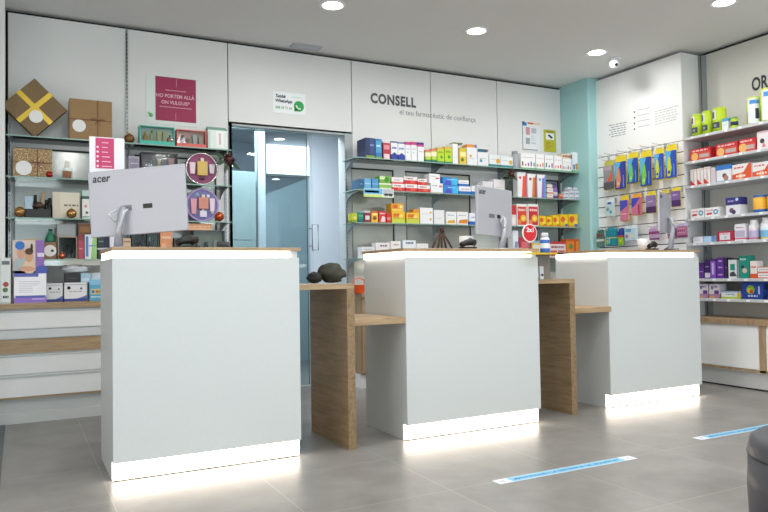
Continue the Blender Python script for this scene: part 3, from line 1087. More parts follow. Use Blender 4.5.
TQ = plain('45b8a5', .45, key='turquoise_card'); CR = plain('dd6a63', .45, key='coral_card'); DKB = plain('2e2b33', .45, key='dark_card')
window_set('L1', 139.5, 175, 124, TQ, 'turquoise window gift set of golden bottles on the top shelf',
    [(.17, 'b', .13, .62, 'd99a3a', 'e3b96b'), (.36, 'b', .12, .7, 'e3cf9b', 'caa04c'), (.56, 't', .13, .68, 'e8d59b', 'f0e6c2'), (.72, 't', .12, .66, 'd9c58a', 'efe2bb'), (.88, 'q', .14, .5, '96502f', '512c22')], back='dff0ea')
window_set('L1', 176.5, 206.5, 127, CR, 'coral red window gift set beside the turquoise one',
    [(.22, 'q', .26, .6, '6b3a33', '35211f'), (.45, 'b', .14, .55, 'e6b9a9', 'f4e9e4'), (.63, 't', .16, .66, 'f1efec', 'e8dcd6'), (.83, 't', .16, .6, 'eccabb', 'f4ece8')], back='f0b5a6')
# pale gabled carton bag
loc, w, h, rz = place('L1', 208, 227.5, 122.5)
t = thing('gift_bag', 'white gabled carton bag with green top at right end of top shelf', 'gift bag', loc, 0, GROUPS['L1'])
m = MB(); m.box(-w/2, 0, 0, w/2, .1, h*.82, 'dfe9e4'); decorate(m, w, .1, h*.82, [('r', .42, .1, .8, .95, 'eef3f0'), ('r', .56, .25, .66, .85, 'd9b4bd'), ('r', .0, .0, .12, .95, 'c4d8cd')]); m.build('body', t)
m = MB(); m.prism([(0, h*.82), (.1, h*.82), (.055, h), (.045, h)], -w/2, w/2, '7fa899', 'X'); m.build('gable_top', t)

# third shelf & second shelf sets
window_set('L2', 141, 178, 150.5, DKB, 'dark presentation set with perfume and pink tube above the monitor',
    [(.22, 'q', .24, .5, 'e9eef2', '8aa0b5'), (.5, 'b', .2, .7, 'cda64f', 'e9ddb6'), (.84, 't', .16, .75, 'd9a3a8', 'eec9cb')], back='3c3a48', lipz=.05)
carton('L2', 128.5, 139.5, 154.5, 'a9a2b4', [('r', .1, .1, .9, .92, '8a8398'), ('t', .2, .7, .8, .04, 'd5d0dc')], 'small mauve grey carton left of the dark presentation set')
# small amber perfume
loc, w, h, rz = place('L2', 62, 72.5, 160.5)
t = thing('perfume_bottle', 'small square amber perfume bottle right of the flecked kraft box', 'perfume', loc, 0, GROUPS['L2'])
MB().box(-w/2, 0, 0, w/2, .03, h*.62, CLEAR).build('glass', t)
MB().box(-w/2+.006, .006, .008, w/2-.006, .024, h*.45, 'b8692e').build('liquid', t)
MB().box(-.012, .006, h*.62, .014, .026, h, 'd9d4c8').build('cap', t)


def round_set(lv, cx, cy, rpx, rim, disc, label, items):
    loc, w, h, rz = place(lv, cx-rpx, cx+rpx, cy-rpx, cy+rpx)
    R = w/2
    t = thing('round_gift_set', label, 'gift set', loc, 0, GROUPS[lv])
    m = MB(); c = (0, .05, R)
    m.lathe([(R*.95, .03), (R, .02), (R, -.03), (R*.96, -.036), (R*.90, -.032), (R*.90, -.01)], c, rim, 40, 'Y'); m.build('rim', t)
    MB().lathe([(R*.90, -.022), (R*.90, -.016)], c, disc, 40, 'Y', smooth=False).build('disc', t)
    for nm, u, v, bw, bh, bc in items:
        m = MB()
        if nm == 'perfume_bottle':
            m.box(u*R-bw*R, -.006, R+v*R-bh*R, u*R+bw*R, .0275, R+v*R+bh*R, bc); m.box(u*R-bw*R*.3, .002, R+v*R+bh*R, u*R+bw*R*.3, .022, R+v*R+bh*R*1.5, 'e3d6b8')
        elif nm == 'tube':
            m.prism([(u*R-bw*R*.7, R+v*R-bh*R), (u*R+bw*R*.7, R+v*R-bh*R), (u*R+bw*R, R+v*R+bh*R), (u*R-bw*R, R+v*R+bh*R)], .002, .0275, bc)
        else:
            m.ball((u*R, .026, R+v*R), bw*R, bc, 10, sq=(1, .3, bh))
        m.build(nm, t)
    return t


round_set('L2', 202.3, 166, 16.6, plain('d6d2cc', .15, metal=.8, key='silver_rim'), plain('8a3b68', .4, key='plum_disc'), 'round silver-rimmed plum gift set with gold perfume on second shelf',
    [('perfume_bottle', 0, 0, .3, .42, 'd3b362'), ('tube', -.58, 0, .17, .34, 'e3cfd4'), ('tube', .58, .0, .17, .28, 'dcd3dc'), ('ornament', 0, -.62, .2, .4, '41202f')])
round_set('L3', 203, 203, 16.8, plain('b79fd2', .35, key='lilac_rim'), plain('7573ac', .4, key='violet_disc'), 'round lilac-rimmed gift set with rose perfume on third shelf',
    [('perfume_bottle', .02, .1, .28, .34, 'cf8a76'), ('tube', -.55, -.1, .18, .45, 'd89aa2'), ('tube', .55, .0, .16, .4, 'e0cfd9'), ('perfume_bottle', 0, -.55, .2, .18, 'd9cfe3'), ('ornament', .35, .55, .09, 1, 'eef2fb'), ('ornament', -.3, .6, .12, 1, '8fb3bd'), ('ornament', .6, -.45, .08, 1, 'f0f0f8')])
carton('L3', 183.8, 187.8, 190, '3c2c5c', [('r', .1, .1, .8, .9, '553f7d')], 'deep purple carton edge left of the lilac round set', yo=.11)

# flower ornaments
def flower(loc, s, label, stems=False):
    t = thing('flower_ornament', label, 'ornament', loc, 0, 'dark red artificial flowers')
    m = MB(); DR = plain('4a1f1c', .6, key='dark_red_petal'); BR_ = plain('6d2f22', .6, key='brown_red_petal')
    rnd = random.Random(int(s*1000))
    for k in range(46):
        a = rnd.uniform(0, 2*PI); el = rnd.uniform(-.9, 1.4); l = s*rnd.uniform(.55, 1)
        dv = Vector((math.cos(a)*math.cos(el), math.sin(a)*math.cos(el)*.7, math.sin(el)))
        p0 = dv*(.12*s); p1 = dv*l
        sd = dv.cross(Vector((.3, .2, 1))).normalized()*s*.16
        mid = (p0+p1)/2
        nn = dv.cross(sd).normalized()*s*.05
        m.face([p0, mid+sd+nn, p1, mid-sd+nn], DR if k % 3 else BR_)
        m.face([p0, mid-sd, p1, mid+sd], DR)
    m.ball((0, 0, 0), s*.42, DR, 10)
    m.build('petals', t)
    m = MB(); G = plain('2f4a34', .6, key='dark_leaf')
    for a in (200, 250, 320, 160):
        dv = Vector((math.cos(math.radians(a)), -.1, math.sin(math.radians(a))))
        sd = Vector((-dv.z, 0, dv.x))*s*.22
        m.face([dv*s*.3, dv*s*.9+sd, dv*s*1.5, dv*s*.9-sd], G)
        m.face([dv*s*.3+Vector((0, .004, 0)), dv*s*.9-sd+Vector((0, .006, 0)), dv*s*1.5+Vector((0, .004, 0)), dv*s*.9+sd+Vector((0, .006, 0))], G)
    m.build('leaves', t)
    if stems:
        m = MB()
        for dx in (-.075, -.03, .0, .035, .08):
            m.tube([(0, 0, -s*.2), (dx*.5, 0, -.05), (dx, 0, -loc[2]+stems)], .006, plain('4a3325', .7, key='brown_stalk'))
        m.build('stalks', t)


p = at(229, 160, 'Y', 5.31); flower((p.x, 5.315, p.z), .075, 'dark red flower ornament hung at the shelf end beside the doorway')
p = at(511, 174, 'Y', 5.31); flower((p.x, 5.31, p.z), .065, 'dark red flower ornament above the middle counter monitor')

# third shelf, left of the monitor
loc, w, h, rz = place('L3', 24, 51.5, 209, 217.8)
t = thing('display_tray', 'black beauty display tray holding a mirror, brush and bottles', 'tray', loc, 0, GROUPS['L3'])
m = MB(); m.box(-w/2, 0, 0, w/2, .12, .006, BLACK)
for a in ((-w/2, 0, -w/2+.004, .12), (w/2-.004, 0, w/2, .12), (-w/2, 0, w/2, .004), (-w/2, .116, w/2, .12)): m.box(a[0], a[1], .006, a[2], a[3], h, BLACK)
m.build('tray', t)
z2 = at(38, 192, 'Y', YF).z-at(38, 217.8, 'Y', YF).z
m = MB(); m.box(-w*.46, .05, .006, -w*.18, .06, z2*.85, plain('aab4be', .15, metal=.8, key='silver_flask')); m.build('mirror', t)
m = MB(); m.tube([(w*.15, .06, .006), (w*.17, .06, z2*.6), (w*.2, .055, z2*1.05)], .012, plain('b59b7c', .5, key='brush_wood')); m.build('brush', t)
m = MB(); m.lathe([(.035, z2*.42), (.042, z2*.48), (.02, z2*.62)], (w*.03, .04, 0), '4a3528', 12); m.build('brush_head', t)
for u, hh in ((-.08, .9), (.33, .72), (.44, .8)):
    m = MB(); bottle(m, u*w, .09, .006, .018, z2*hh, BLACK, '2a2a2e'); m.build('bottle', t)
carton('L3', 52.2, 80, 192, 'd5cdb9', [('r', .28, .03, 1, 1, 'ddd6c4'), ('t', .42, .48, .95, .06, '6b6456')], 'large cream carton with one dark text line on third shelf', d=.12, yo=.02)
carton('L3', 82, 90.2, 190, 'e6e8e4', [('b', .80, 1, 'bcd6cf'), ('b', .70, .80, '35624f'), ('c', .45, .45, .22, 'd49a90'), ('c', .6, .22, .18, '4b5a5e'), ('t', .1, .05, .9, .05, '7aa58c')], 'slim white carton with dark green band near its top')

# lowest glass shelf, left
carton('L4', 21, 40, 238, 'caa46c', [('b', 0, .45, '2d2f63'), ('r', .1, .5, .7, .9, 'd8c79a')], 'yellow and navy packet at the left end of the lowest glass shelf', d=.06, yb=258)
carton('L4', 40.5, 56.5, 240, '8f6a47', [('c', .6, .5, .42, 'e8e6e2'), ('c', .75, .5, .1, '3c3a3c')], 'kraft carton with big white round sticker on lowest glass shelf', yb=257, key='kr', d=.1)
loc, w, h, rz = place('L4', 45.5, 56, 226.5, 240, on='kr')
t = thing('flask', 'green glass flask standing on the kraft sticker carton', 'bottle', loc + Vector((0, .04, 0)), 0, GROUPS['L4'])
MB().lathe([(w*.42, 0), (w*.5, .01), (w*.46, h*.45), (w*.2, h*.7), (w*.17, h*.88)], (0, 0, 0), '2f7a5f', 14).build('body', t)
MB().lathe([(w*.2, h*.88), (w*.2, h)], (0, 0, 0), '1f4a3c', 12).build('cap', t)
window_set('L4', 57.5, 77.5, 236, plain('b49a80', .5, key='pale_wood_frame'), 'wood-framed dark presentation box under the grey carton',
    [(.3, 'b', .2, .5, '20303a', '39524a'), (.6, 'b', .2, .6, '31203c', '22324a'), (.8, 'q', .2, .4, '1d3a2e', '445')if 0 else (.82, 'b', .16, .5, '1d3a2e', '44505a')], back='1c2420', lipz=.04)
TOP['wf'] = 1.09 + place('L4', 57.5, 77.5, 236)[2]
carton('L4', 56.5, 76, 223, '8f9496', [('r', .05, .1, .95, .9, '999ea0')], 'plain grey carton on top of the wood-framed box', yb=235.5, on='wf', d=.08)
carton('L4', 78, 84, 234, 'b8475f', [('b', .75, 1, '8d3a3a'), ('t', .2, .4, .8, .05, 'e6b3bc')], 'narrow rose pink carton right of the wood-framed box', key='rp', d=.07)
carton('L4', 78, 91, 222.5, '6e4a2e', [('r', .1, .2, .9, .7, '8c6238')], 'brown carton lying on the rose pink carton', yb=233.5, on='rp', d=.07)
carton('L4', 84.5, 97, 233.5, 'dfe7ee', [('p', [(.5, 0), (1, 0), (1, 1), (.7, 1)], '9fce7c'), ('r', .08, .1, .3, .9, '5c86c4'), ('t', .35, .5, .9, .06, '6c8ac0')], 'white carton with blue and lime stripes by the monitor', d=.06)
carton('L4', 97.5, 109, 234.5, '2e3c3c', [('r', .55, .05, 1, 1, '1f2440'), ('t', .1, .7, .5, .05, '7f9a94')], 'dark green and navy carton behind the left monitor', d=.06)
carton('L4', 109.5, 122.5, 231.5, 'e3e5ee', [('p', [(.3, .3), (.75, .45), (.7, .25), (.4, .12)], '33363c')], 'white carton with a black mark below the left monitor', d=.05)
carton('L4', 123, 131, 238, 'd9b9a0', [('r', .2, .2, .8, .6, '8c3c3a'), ('t', .1, .8, .9, .06, '6a5044')], 'small beige carton beside the left monitor stand', d=.06)
window_set('L4', 131.5, 146.5, 231.5, plain('2b3330', .45, key='black_green_card'), 'black gift set with dark red bottles below the left monitor',
    [(.3, 'b', .2, .55, '3c1418', '1c1c1e'), (.6, 'b', .22, .62, '20161a', '5a2026'), (.82, 't', .2, .5, '4c1e24', '2a2023')], back='1b1c1c', lipz=.1)
window_set('L4', 147, 159.5, 231.5, plain('23423a', .45, key='dark_green_card'), 'dark green gift set with black bottle and white tag',
    [(.25, 'b', .28, .7, '16181a', 'd9ded8'), (.65, 'q', .4, .62, '22282c', '3c444a')], back='2c4a40', lipz=.06)
carton('L4', 160, 172.5, 230, 'd98f66', [('r', .1, .05, .5, .55, 'e6ad86'), ('r', .55, .15, 1, .4, 'c8d3a2'), ('t', .1, .7, .9, .08, 'f3cfb4')], 'peach carton right of the dark green gift set', d=.07)
carton('L4', 174, 191, 238, '3f5a4f', [('r', .1, .1, .6, .8, '4f6f62')], 'dark green carton behind the black handset', d=.05, yo=.03)
window_set('L4', 193.5, 225, 230.5, plain('46484c', .45, key='slate_card'), 'slate grey presentation set with black bottle at right end',
    [(.42, 'b', .3, .5, '1b1c1e', '2c2d30'), (.2, 't', .14, .5, 'a5a39c', '6f6d68'), (.72, 't', .14, .56, 'b0aca2', '77746c'), (.86, 'b', .1, .4, '55504a', '8c877d')], back='a09a8c', lipz=.14)
TOP['slate'] = 1.09 + place('L4', 193.5, 225, 230.5)[2]
carton('L4', 186, 212.5, 223.5, 'dd9c74', [('r', .0, .0, 1, .3, 'e6b48f'), ('t', .1, .5, .9, .1, 'f2cfb5')], 'flat peach carton lying on the slate grey set', yb=230, on='slate', d=.07)

# goods on the drawer cabinet
carton('LC', 0.5, 11, 256, 'dde3e0', [('c', .5, .42, .3, 'a94a42'), ('c', .45, .3, .28, '5a7a4c'), ('r', .1, .85, .9, .93, '6a7078'), ('t', .2, .12, .8, .05, '42474c'), ('b', .0, .04, 'b9c4c0')], 'tall white carton with plant picture at the photo left edge', d=.08, yo=-.124)
loc, w, h, rz = place('LC', 14, 46, 272, 301)
t = thing('leaflet_display', 'purple and blue leaflet display with family picture header on low cabinet', 'display stand', Vector((loc.x, 5.236, loc.z)), 0, GROUPS['LC'])
m = MB()
m.prism([(0.004, 0), (.084, 0), (.084, .04), (.07, h), (.058, h)], -w/2, w/2, 'dcdbe6', 'X'); m.build('tray', t)
m = MB()
A, B_ = Vector((0, .003, .002)), Vector((0, .057, h))
nrm = Vector((0, -(B_-A).z, (B_-A).y)).normalized()*.0015
def Q(u0, v0, u1, v1, c, k=1):
    pts = []
    for u, v in ((u0, v0), (u1, v0), (u1, v1), (u0, v1)):
        q = A + (B_-A)*v + nrm*k; pts.append((q.x+(u-.5)*w, q.y, q.z))
    m.face(pts, c)
Q(0, 0, 1, .17, '8d6cc4'); Q(.05, .17, .97, .24, '4a5cab'); Q(0, .24, 1, .96, 'eeeef4'); Q(.0, .88, .75, 1, '5a63b0', 1.2)
for k in range(7): Q(.14, .35+.06*k, .5+.35*random.random(), .365+.06*k, 'b8bccb', 1.5)
Q(.55, .1, .95, .14, 'c7b5e6', 1.5)
m.build('leaflet', t)
m = MB(); hz = at(28, 240, 'Y', 5.35).z-at(28, 273, 'Y', 5.35).z; w2 = w*.98
x0 = -w2/2-.01
m.box(x0, .076, h-.02, x0+w2, .08, h+hz, 'd9c9bd')
HC = lambda u0, v0, u1, v1, c, k=0: m.box(x0+u0*w2, .0745-.0006*k, h+v0*hz, x0+u1*w2, .0758, h+v1*hz, c)
HC(.72, 0, 1, 1, '8f6bb5'); HC(.78, .5, 1, .62, 'e6d9ef', 1); HC(0, 0, .72, .08, '3c3f5c', 1)
def blob(u, v, ru, rv, c, k=2):
    m.face([(x0+(u+ru*math.cos(q*PI/10))*w2, .0745-.0006*k, h+(v+rv*math.sin(q*PI/10))*hz) for q in range(20)], c)
blob(.26, .2, .24, .3, 'b9c2c4', 1); blob(.26, .62, .12, .19, 'd9a587', 2); blob(.23, .84, .15, .13, '2a72c4', 3)
blob(.52, .2, .2, .22, 'e6c7ab', 3); blob(.52, .5, .12, .17, 'd9a27c', 4); blob(.52, .66, .13, .1, '5a3a26', 5); blob(.60, .78, .04, .12, '4a2e1f', 5); blob(.45, .14, .25, .08, 'd9a587', 5)
blob(.92, .08, .2, .16, '4a5cb0', 6)
m.build('header_card', t)

def device_box(x0, x1, yt, label, key):
    return carton('LC', x0, x1, yt, 'e9ebee', [('b', 0, .14, '3c4a94'), ('p', [(.55, .14), (1, .14), (1, .32), (.8, .22)], '5a6cc0'), ('c', .2, .72, .09, '1c1d20'), ('t', .2, .5, .85, .04, '9aa0aa'), ('b', .86, .92, 'c3c7cc'), ('c', .75, .68, .06, '4a5a90')], label, key=key, d=.12)


device_box(46.5, 63, 282.5, 'white device carton with blue foot, left of its pair on low cabinet', 'dv1')
device_box(64, 87, 282, 'white device carton with blue foot carrying the black carton', 'dv2')
carton('LC', 64.5, 80, 272.5, '2b2d31', [('t', .15, .4, .85, .12, '4a4d52')], 'black carton stacked on the white device carton', yb=282, on='dv2', key='bk', d=.09)
carton('LC', 80.5, 91, 273, 'a9cbe0', [('r', .1, .15, .9, .5, 'c7e0ee')], 'pale blue packet beside the black carton', yb=282, on='dv2', d=.08)
def crumple(label, loc, sx, sy, sz, mat, name='plastic_bag', seed=1, cat='bag', group=None):
    rnd = random.Random(seed)
    mb = MB(); rings, seg = 10, 18
    for k in range(rings+1):
        ph = PI*k/rings
        for s in range(seg):
            a = 2*PI*s/seg
            q = 1+rnd.uniform(-.3, .3)
            z = -math.cos(ph)
            mb.v.append((sx*math.sin(ph)**.7*math.cos(a)*q if 0 < k < rings else 0, sy*math.sin(ph)**.7*math.sin(a)*q if 0 < k < rings else 0, max(0, sz*(z+1)/2*(1+rnd.uniform(-.1, .1))) if k else 0))
    i = mb.mi(mat)
    for k in range(rings):
        for s in range(seg):
            t_ = (s+1) % seg
            mb.f.append((k*seg+s, k*seg+t_, (k+1)*seg+t_, (k+1)*seg+s)); mb.m.append(i); mb.sm.append(True)
    o = mb.build(name, None, loc)
    return tag(o, label, cat, group)


p = at(74, 272, 'Y', 5.44)
crumple('crumpled white plastic bag resting on the black carton', (p.x+.01, 5.42, TOP['bk']+.001), .085, .045, .058, plain('dfe4e8', .5, key='bag_plastic'))
loc, w, h, rz = place('LC', 89.5, 103.5, 279)
t = thing('tissue_pack', 'light blue tissue pack with white tissue on low cabinet by the counter', 'tissues', loc, 0, GROUPS['LC'])
m = MB(); m.box(-w/2, 0, 0, w/2, .1, h, '5aa9cf'); decorate(m, w, .1, h, [('b', .75, 1, '8cc4e2'), ('r', .08, .3, .9, .55, 'd7c98c'), ('c', .25, .42, .12, '3a78b8'), ('c', .55, .42, .12, 'b8783a'), ('c', .8, .42, .12, '3a8c9a'), ('t', .1, .15, .9, .05, 'dff0f8')]); m.build('pack', t)
m = MB()
for k in range(4): m.face([(-w*.35, .05, h), (w*.3, .05+.01*k, h), (w*(.35-.1*k), .04+.015*k, h+.05-.006*k), (-w*(.2+.05*k), .03+.02*k, h+.045)], 'eef2f5')
m.build('tissue', t)

# =================================================================== RIGHT GLASS SHELVES
W_, NV, BL, RD, LM, YL, TL, OR = 'e6e7ea', '26335f', '2f74b3', 'c8323a', 'a8cc2c', 'ecc02c', '1f7f8c', 'e0702a'
# --- top
carton('R1', 365.5, 375, 138, NV, [('r', .05, .0, 1, .14, '7aa03c'), ('r', .45, .2, .98, .95, '33487f'), ('t', .5, .6, .95, .1, '7f93c0')], 'navy carton at left end of top shelf beside the doorway', d=.17)
carton('R1', 375.3, 382, 139, BL, [('b', 0, .1, '6ea84a'), ('r', .1, .3, .9, .9, '4f9cc4'), ('t', .15, .6, .85, .1, 'bfe0ee')], 'mid blue carton beside the navy one on top shelf')
carton('R1', 383, 390.3, 141.5, 'b53a4a', [('r', .1, .02, .9, .3, 'e8d2d4'), ('r', .1, .55, .9, .8, 'd98a92'), ('b', .92, 1, 'e6e0e2')], 'crimson and white carton on top shelf between blue and white ones')
for x, l in ((391, 'left'), (398.2, 'right')):
    carton('R1', x, x+6.8, 141.5 if x < 395 else 142.5, W_, [('b', 0, .3, '2c3f9a'), ('b', .93, 1, '3c4680'), ('t', .15, .6, .85, .1, '5a74b8'), ('p', [(.1, .3), (.9, .3), (.5, .42)], '2c3f9a')], l + ' of two white cartons with royal blue foot on top shelf')
for x, l in ((405.2, 'leftmost'), (411.2, 'middle')):
    carton('R1', x, x+5.8, 142, W_, [('b', .84, 1, 'c2427e'), ('c', .4, .45, .12, '8fc4c8'), ('t', .2, .6, .8, .05, 'b0b4bc')], l + ' of three white cartons with magenta tops')
carton('R1', 417.5, 424, 142.5, W_, [('b', .88, 1, '4a2f86'), ('b', .78, .88, 'c8408a'), ('t', .2, .5, .8, .05, 'b0b4bc')], 'rightmost of three magenta topped cartons, with violet edge')
for x, x2, y, l in ((425.3, 431, 150, 'left of the two small'), (431.3, 436.8, 149, 'right of the two small')):
    carton('R1', x, x2, y, '8cc23a', [('b', 0, .2, '2f7a5c'), ('b', .45, .8, 'f0e4b8'), ('b', .85, 1, 'e07a6c'), ('r', .1, .25, .9, .4, 'c9d84a')], l + ' lime and cream cartons on top shelf', d=.07)
for x, x2, y, l in ((437.2, 444.3, 147.5, 'left of two taller lime yellow cartons'), (444.7, 452, 146.5, 'right of two taller lime yellow cartons')):
    carton('R1', x, x2, y, 'b7d42e', [('b', 0, .12, '2e8a5c'), ('c', .6, .4, .2, '4f9a3c'), ('b', .86, 1, 'd8b04a'), ('t', .15, .65, .85, .1, '8a9a1e')], l)
carton('R1', 452.5, 458.3, 143.5, 'e9e9ea', [('t', .2, .3, .8, .03, 'c9ccd2'), ('r', .85, 0, 1, 1, 'cfd3d6')], 'plain white carton under the green lid on top shelf', key='pw')
carton('R1', 459.5, 466.5, 147.5, 'e3c64a', [('c', .4, .3, .25, '6b7a2a'), ('b', .8, 1, 'c8b83c'), ('r', .1, .5, .9, .75, 'efe3a4')], 'yellow carton with plant picture on top shelf', key='yp')
o = place('R1', 453.5, 463, 141, 143.5)
tag(MB().prism([(-.045, 0), (.045, 0), (.05, .012), (-.05, .012)], 0, .07, '5d7a2c').build('lid', None, Vector((o[0].x, YF, TOP['pw']+.0005))), 'olive green flat lid lying on the plain white carton', 'lid')
carton('R1', 467, 477, 144, W_, [('b', .86, 1, 'e0943c'), ('r', .8, .86, 1, 1, '4c62b4'), ('c', .35, .45, .14, 'd8b060'), ('t', .2, .3, .8, .04, 'b8bcc4')], 'white carton with orange top edge on top shelf')
carton('R1', 477.5, 488.5, 147.5, W_, [('p', [(0, .78), (.9, .78), (1, .95), (0, .95)], '27637c'), ('r', .82, .84, 1, .95, 'b8465a'), ('c', .3, .3, .12, '4a8fa8'), ('t', .2, .4, .8, .04, 'a8b4bc')], 'white carton with teal banner above the middle monitor')
for x, x2, y, l in ((489.3, 500, 154, 'left'), (500.5, 513, 155.5, 'right')):
    carton('R1', x, x2, y, 'e4e8ea', [('b', 0, .22, '1f8288'), ('c', .82, .5, .2, 'dda838'), ('t', .1, .6, .65, .06, 'a6c2c6')], l + ' of two low white cartons with teal foot and amber dot', d=.1)
tub('R1', 514, 520.5, 149.5, 'a6aab0', '8d9298', None, 'small grey jar beside the white carton row on top shelf', name='jar', cat='jar')
cols = ['3f7a4a', 'c0392b', 'e0a82c', '3f9a58', '9a3f7a', '3f6fae', '6a3f2a', 'd0632c']
def dots(seed, n):
    rr = random.Random(seed); L = []
    for k in range(n):
        u = (k+.5)/n
        L.append(('r', u-.22/n, .22, u+.22/n, .22+rr.uniform(.12, .3), rr.choice(cols)))
    return L + [('b', 0, .1, '6fae7c'), ('t', .1, .72, .9, .05, 'd8b8bc')]
for k, (x0, x1, y) in enumerate(((521, 535.5, 152), (536, 544.2, 152.5), (544.7, 553.5, 153.2), (554, 562, 154))):
    carton('R1', x0, x1, y, 'efeff0', dots(k, 5 if k == 0 else 3), 'white carton with row of coloured marks, ' + ('first', 'second', 'third', 'fourth')[k] + ' from left under the posters', d=.12, key='dot%d' % k)
carton('R1', 562.5, 571.5, 156.3, 'ececee', dots(9, 4), 'white coloured-mark carton carrying a small beige carton', d=.12, key='dot5')
carton('R1', 561.5, 572, 151, 'dfc9b4', [('t', .1, .3, .9, .4, '8a5a44'), ('r', .85, .1, 1, .9, '6f5a50')], 'small beige carton lying on the coloured-mark carton', yb=156, on='dot5', d=.08)
carton('R1', 572.3, 577.8, 149.5, 'e2e8ee', [('b', 0, .12, '6fae7c'), ('r', .55, .15, .95, .45, 'c08a3c'), ('r', .1, .15, .45, .4, '5a7ab8')], 'tall slim white carton at right end of top shelf', d=.12)

# --- second
carton('R2', 358.5, 363.8, 179.5, '2f5f86', [('b', 0, .12, '3f7a3c'), ('t', .2, .5, .9, .08, '6f9cc0')], 'dark blue carton at left end of second shelf', d=.14, yb=190)
carton('R2', 364.2, 371.2, 178.5, '6aa9d2', [('b', 0, .1, 'b9d46a'), ('t', .1, .5, .9, .1, 'a9d3ec')], 'left of two sky blue cartons on second shelf', d=.1, yb=190)
carton('R2', 371.8, 378.6, 178.5, '4f93c6', [('b', 0, .1, 'b9d46a'), ('t', .1, .5, .9, .1, '8cc0e2')], 'right of two sky blue cartons on second shelf', d=.1, yb=190)
# promo strip hung on the shelf edge
a, b = at(364, 195.5, 'Y', 5.322), at(394, 196, 'Y', 5.322)
m = MB(); w = b.x-a.x; h = .075
mm = MB(); mm.box(0, 0, 0, w, .003, h, 'dfeacb')
for u0, v0, u1, v1, c in ((0, .35, .62, .95, '6ab6e4'), (.04, .5, .5, .75, '93cdf0'), (0, 0, .6, .25, 'c8dd7a'), (.64, .3, .98, .95, 'b9bcc6'), (.68, .15, .8, .45, '6a6c78'), (.82, .15, .95, .45, '5a5c68')):
    mm.face([(u0*w, -.0006, v0*h), (u1*w, -.0006, v0*h), (u1*w, -.0006, v1*h), (u0*w, -.0006, v1*h)], c)
tag(mm.build('shelf_strip', None, (a.x, 5.3255, 1.675-h+.012)), 'blue and lime promotional strip hung on the second shelf edge', 'shelf strip')
carton('R2', 379, 391.8, 182.5, '86b84a', [('r', .05, .1, .95, .4, 'd3d8cf'), ('b', .8, 1, 'e3e7de')], 'lower white and green carton right of the sky blue pair', key='gr', d=.1, yb=190)
carton('R2', 379.5, 390.5, 175, '6fae3c', [('r', .0, .5, .5, .95, 'd4e4b4'), ('c', .65, .5, .35, '3f8a2c')], 'bright green carton stacked on another beside red cartons', yb=182.3, on='gr', d=.09)
RW = [('b', 0, .52, 'cc2f33'), ('r', .45, .2, .8, .45, 'e0654a'), ('t', .15, .68, .7, .14, '8a3038'), ('b', .9, 1, 'f2f2f2')]
for k, (x0, x1, y, l) in enumerate(((392.2, 404.8, 183, 'lower left'), (405.3, 417.4, 182.8, 'lower middle'), (417.8, 430, 183.2, 'lower right'))):
    carton('R2', x0, x1, y, 'efe6e6', RW, l + ' red and white carton in the stack on second shelf', key='rw%d' % k, d=.09, yb=190.5)
carton('R2', 391.5, 403.5, 176.5, 'ece6e8', [('b', 0, .3, 'd85a60'), ('t', .2, .5, .8, .15, 'b8a4a8')], 'mostly white carton on top at left of the red stack', yb=183, on='rw0', d=.09)
carton('R2', 404.2, 417.3, 175.3, 'efe6e6', RW, 'upper middle red and white carton in the stack on second shelf', yb=182.8, on='rw1', d=.09)
carton('R2', 417.8, 427, 177, 'efe6e6', RW, 'upper right red and white carton in the stack on second shelf', yb=183.2, on='rw2', d=.09)
carton('R2', 430.6, 443, 181.5, 'e8e8ec', [('r', .7, .6, .92, .8, 'c87a5c'), ('b', 0, .12, 'dfc4b4'), ('t', .1, .7, .6, .08, '8a94b4')], 'lower white carton right of the red stack', key='wl', d=.1)
carton('R2', 429, 440, 172, 'ececf0', [('r', .6, .45, .9, .6, 'c8484a'), ('t', .1, .7, .7, .08, '9aa2b8')], 'upper white carton right of the red stack', yb=181.3, on='wl', d=.1)
BW = [('p', [(.05, .0), (.6, 0), (.45, .6), (.2, .6)], '4a50c0'), ('r', .62, .1, 1, .9, '45b6e6'), ('t', .3, .7, .8, .1, 'a9d9f4')]
carton('R2', 443.4, 458.2, 183.3, '2f86d2', BW, 'lower bright blue carton behind the middle counter', key='bb', d=.1)
carton('R2', 442.5, 457.5, 175.3, '2f86d2', BW, 'upper bright blue carton behind the middle counter', yb=183.1, on='bb', d=.1)
for x0, x1, y, yb, on, key, l in ((458.8, 471, 184, None, None, 'wb', 'lower white and blue carton next to bright blue ones'), (458.3, 469, 177.5, 183.6, 'wb', None, 'upper white and blue carton next to bright blue ones'), (471.5, 482, 183.5, None, None, None, 'white and blue carton half behind the middle monitor')):
    carton('R2', x0, x1, y, 'e6e9f0', [('b', 0, .4, '2a6cb4'), ('t', .2, .6, .9, .12, 'c8909a')], l, yb=yb, on=on, key=key, d=.09)
carton('R2', 482.5, 493, 178.5, 'dcdadf', [('t', .2, .5, .8, .05, 'b4b4bc')], 'pale carton just above the middle monitor, left one', d=.1)
carton('R2', 493.5, 505, 176.5, 'e0dde0', [('t', .2, .5, .8, .05, 'b8b4b8')], 'pale carton just above the middle monitor, right one', d=.1)
for x0, x1, y, c1, c2, l in ((517.3, 526.6, 169, 'e2622c', 'd8506c', 'tall white carton with orange stripe behind the flower'), (527.5, 536.6, 170.5, 'd8843c', 'b04a5c', 'tall white carton with orange and wine stripe'), (537.2, 545.8, 171, '8f6fc4', '6f9ad8', 'tall white carton with violet and blue stripe')):
    carton('R2', x0, x1, y, 'ebebee', [('p', [(.45, 0), (.95, 0), (.95, .85), (.6, .85)], c1), ('p', [(.75, 0), (1, 0), (1, 1), (.85, .9)], c2), ('c', .3, .78, .14, 'd0785c' if 0 else c2)], l, d=.07)
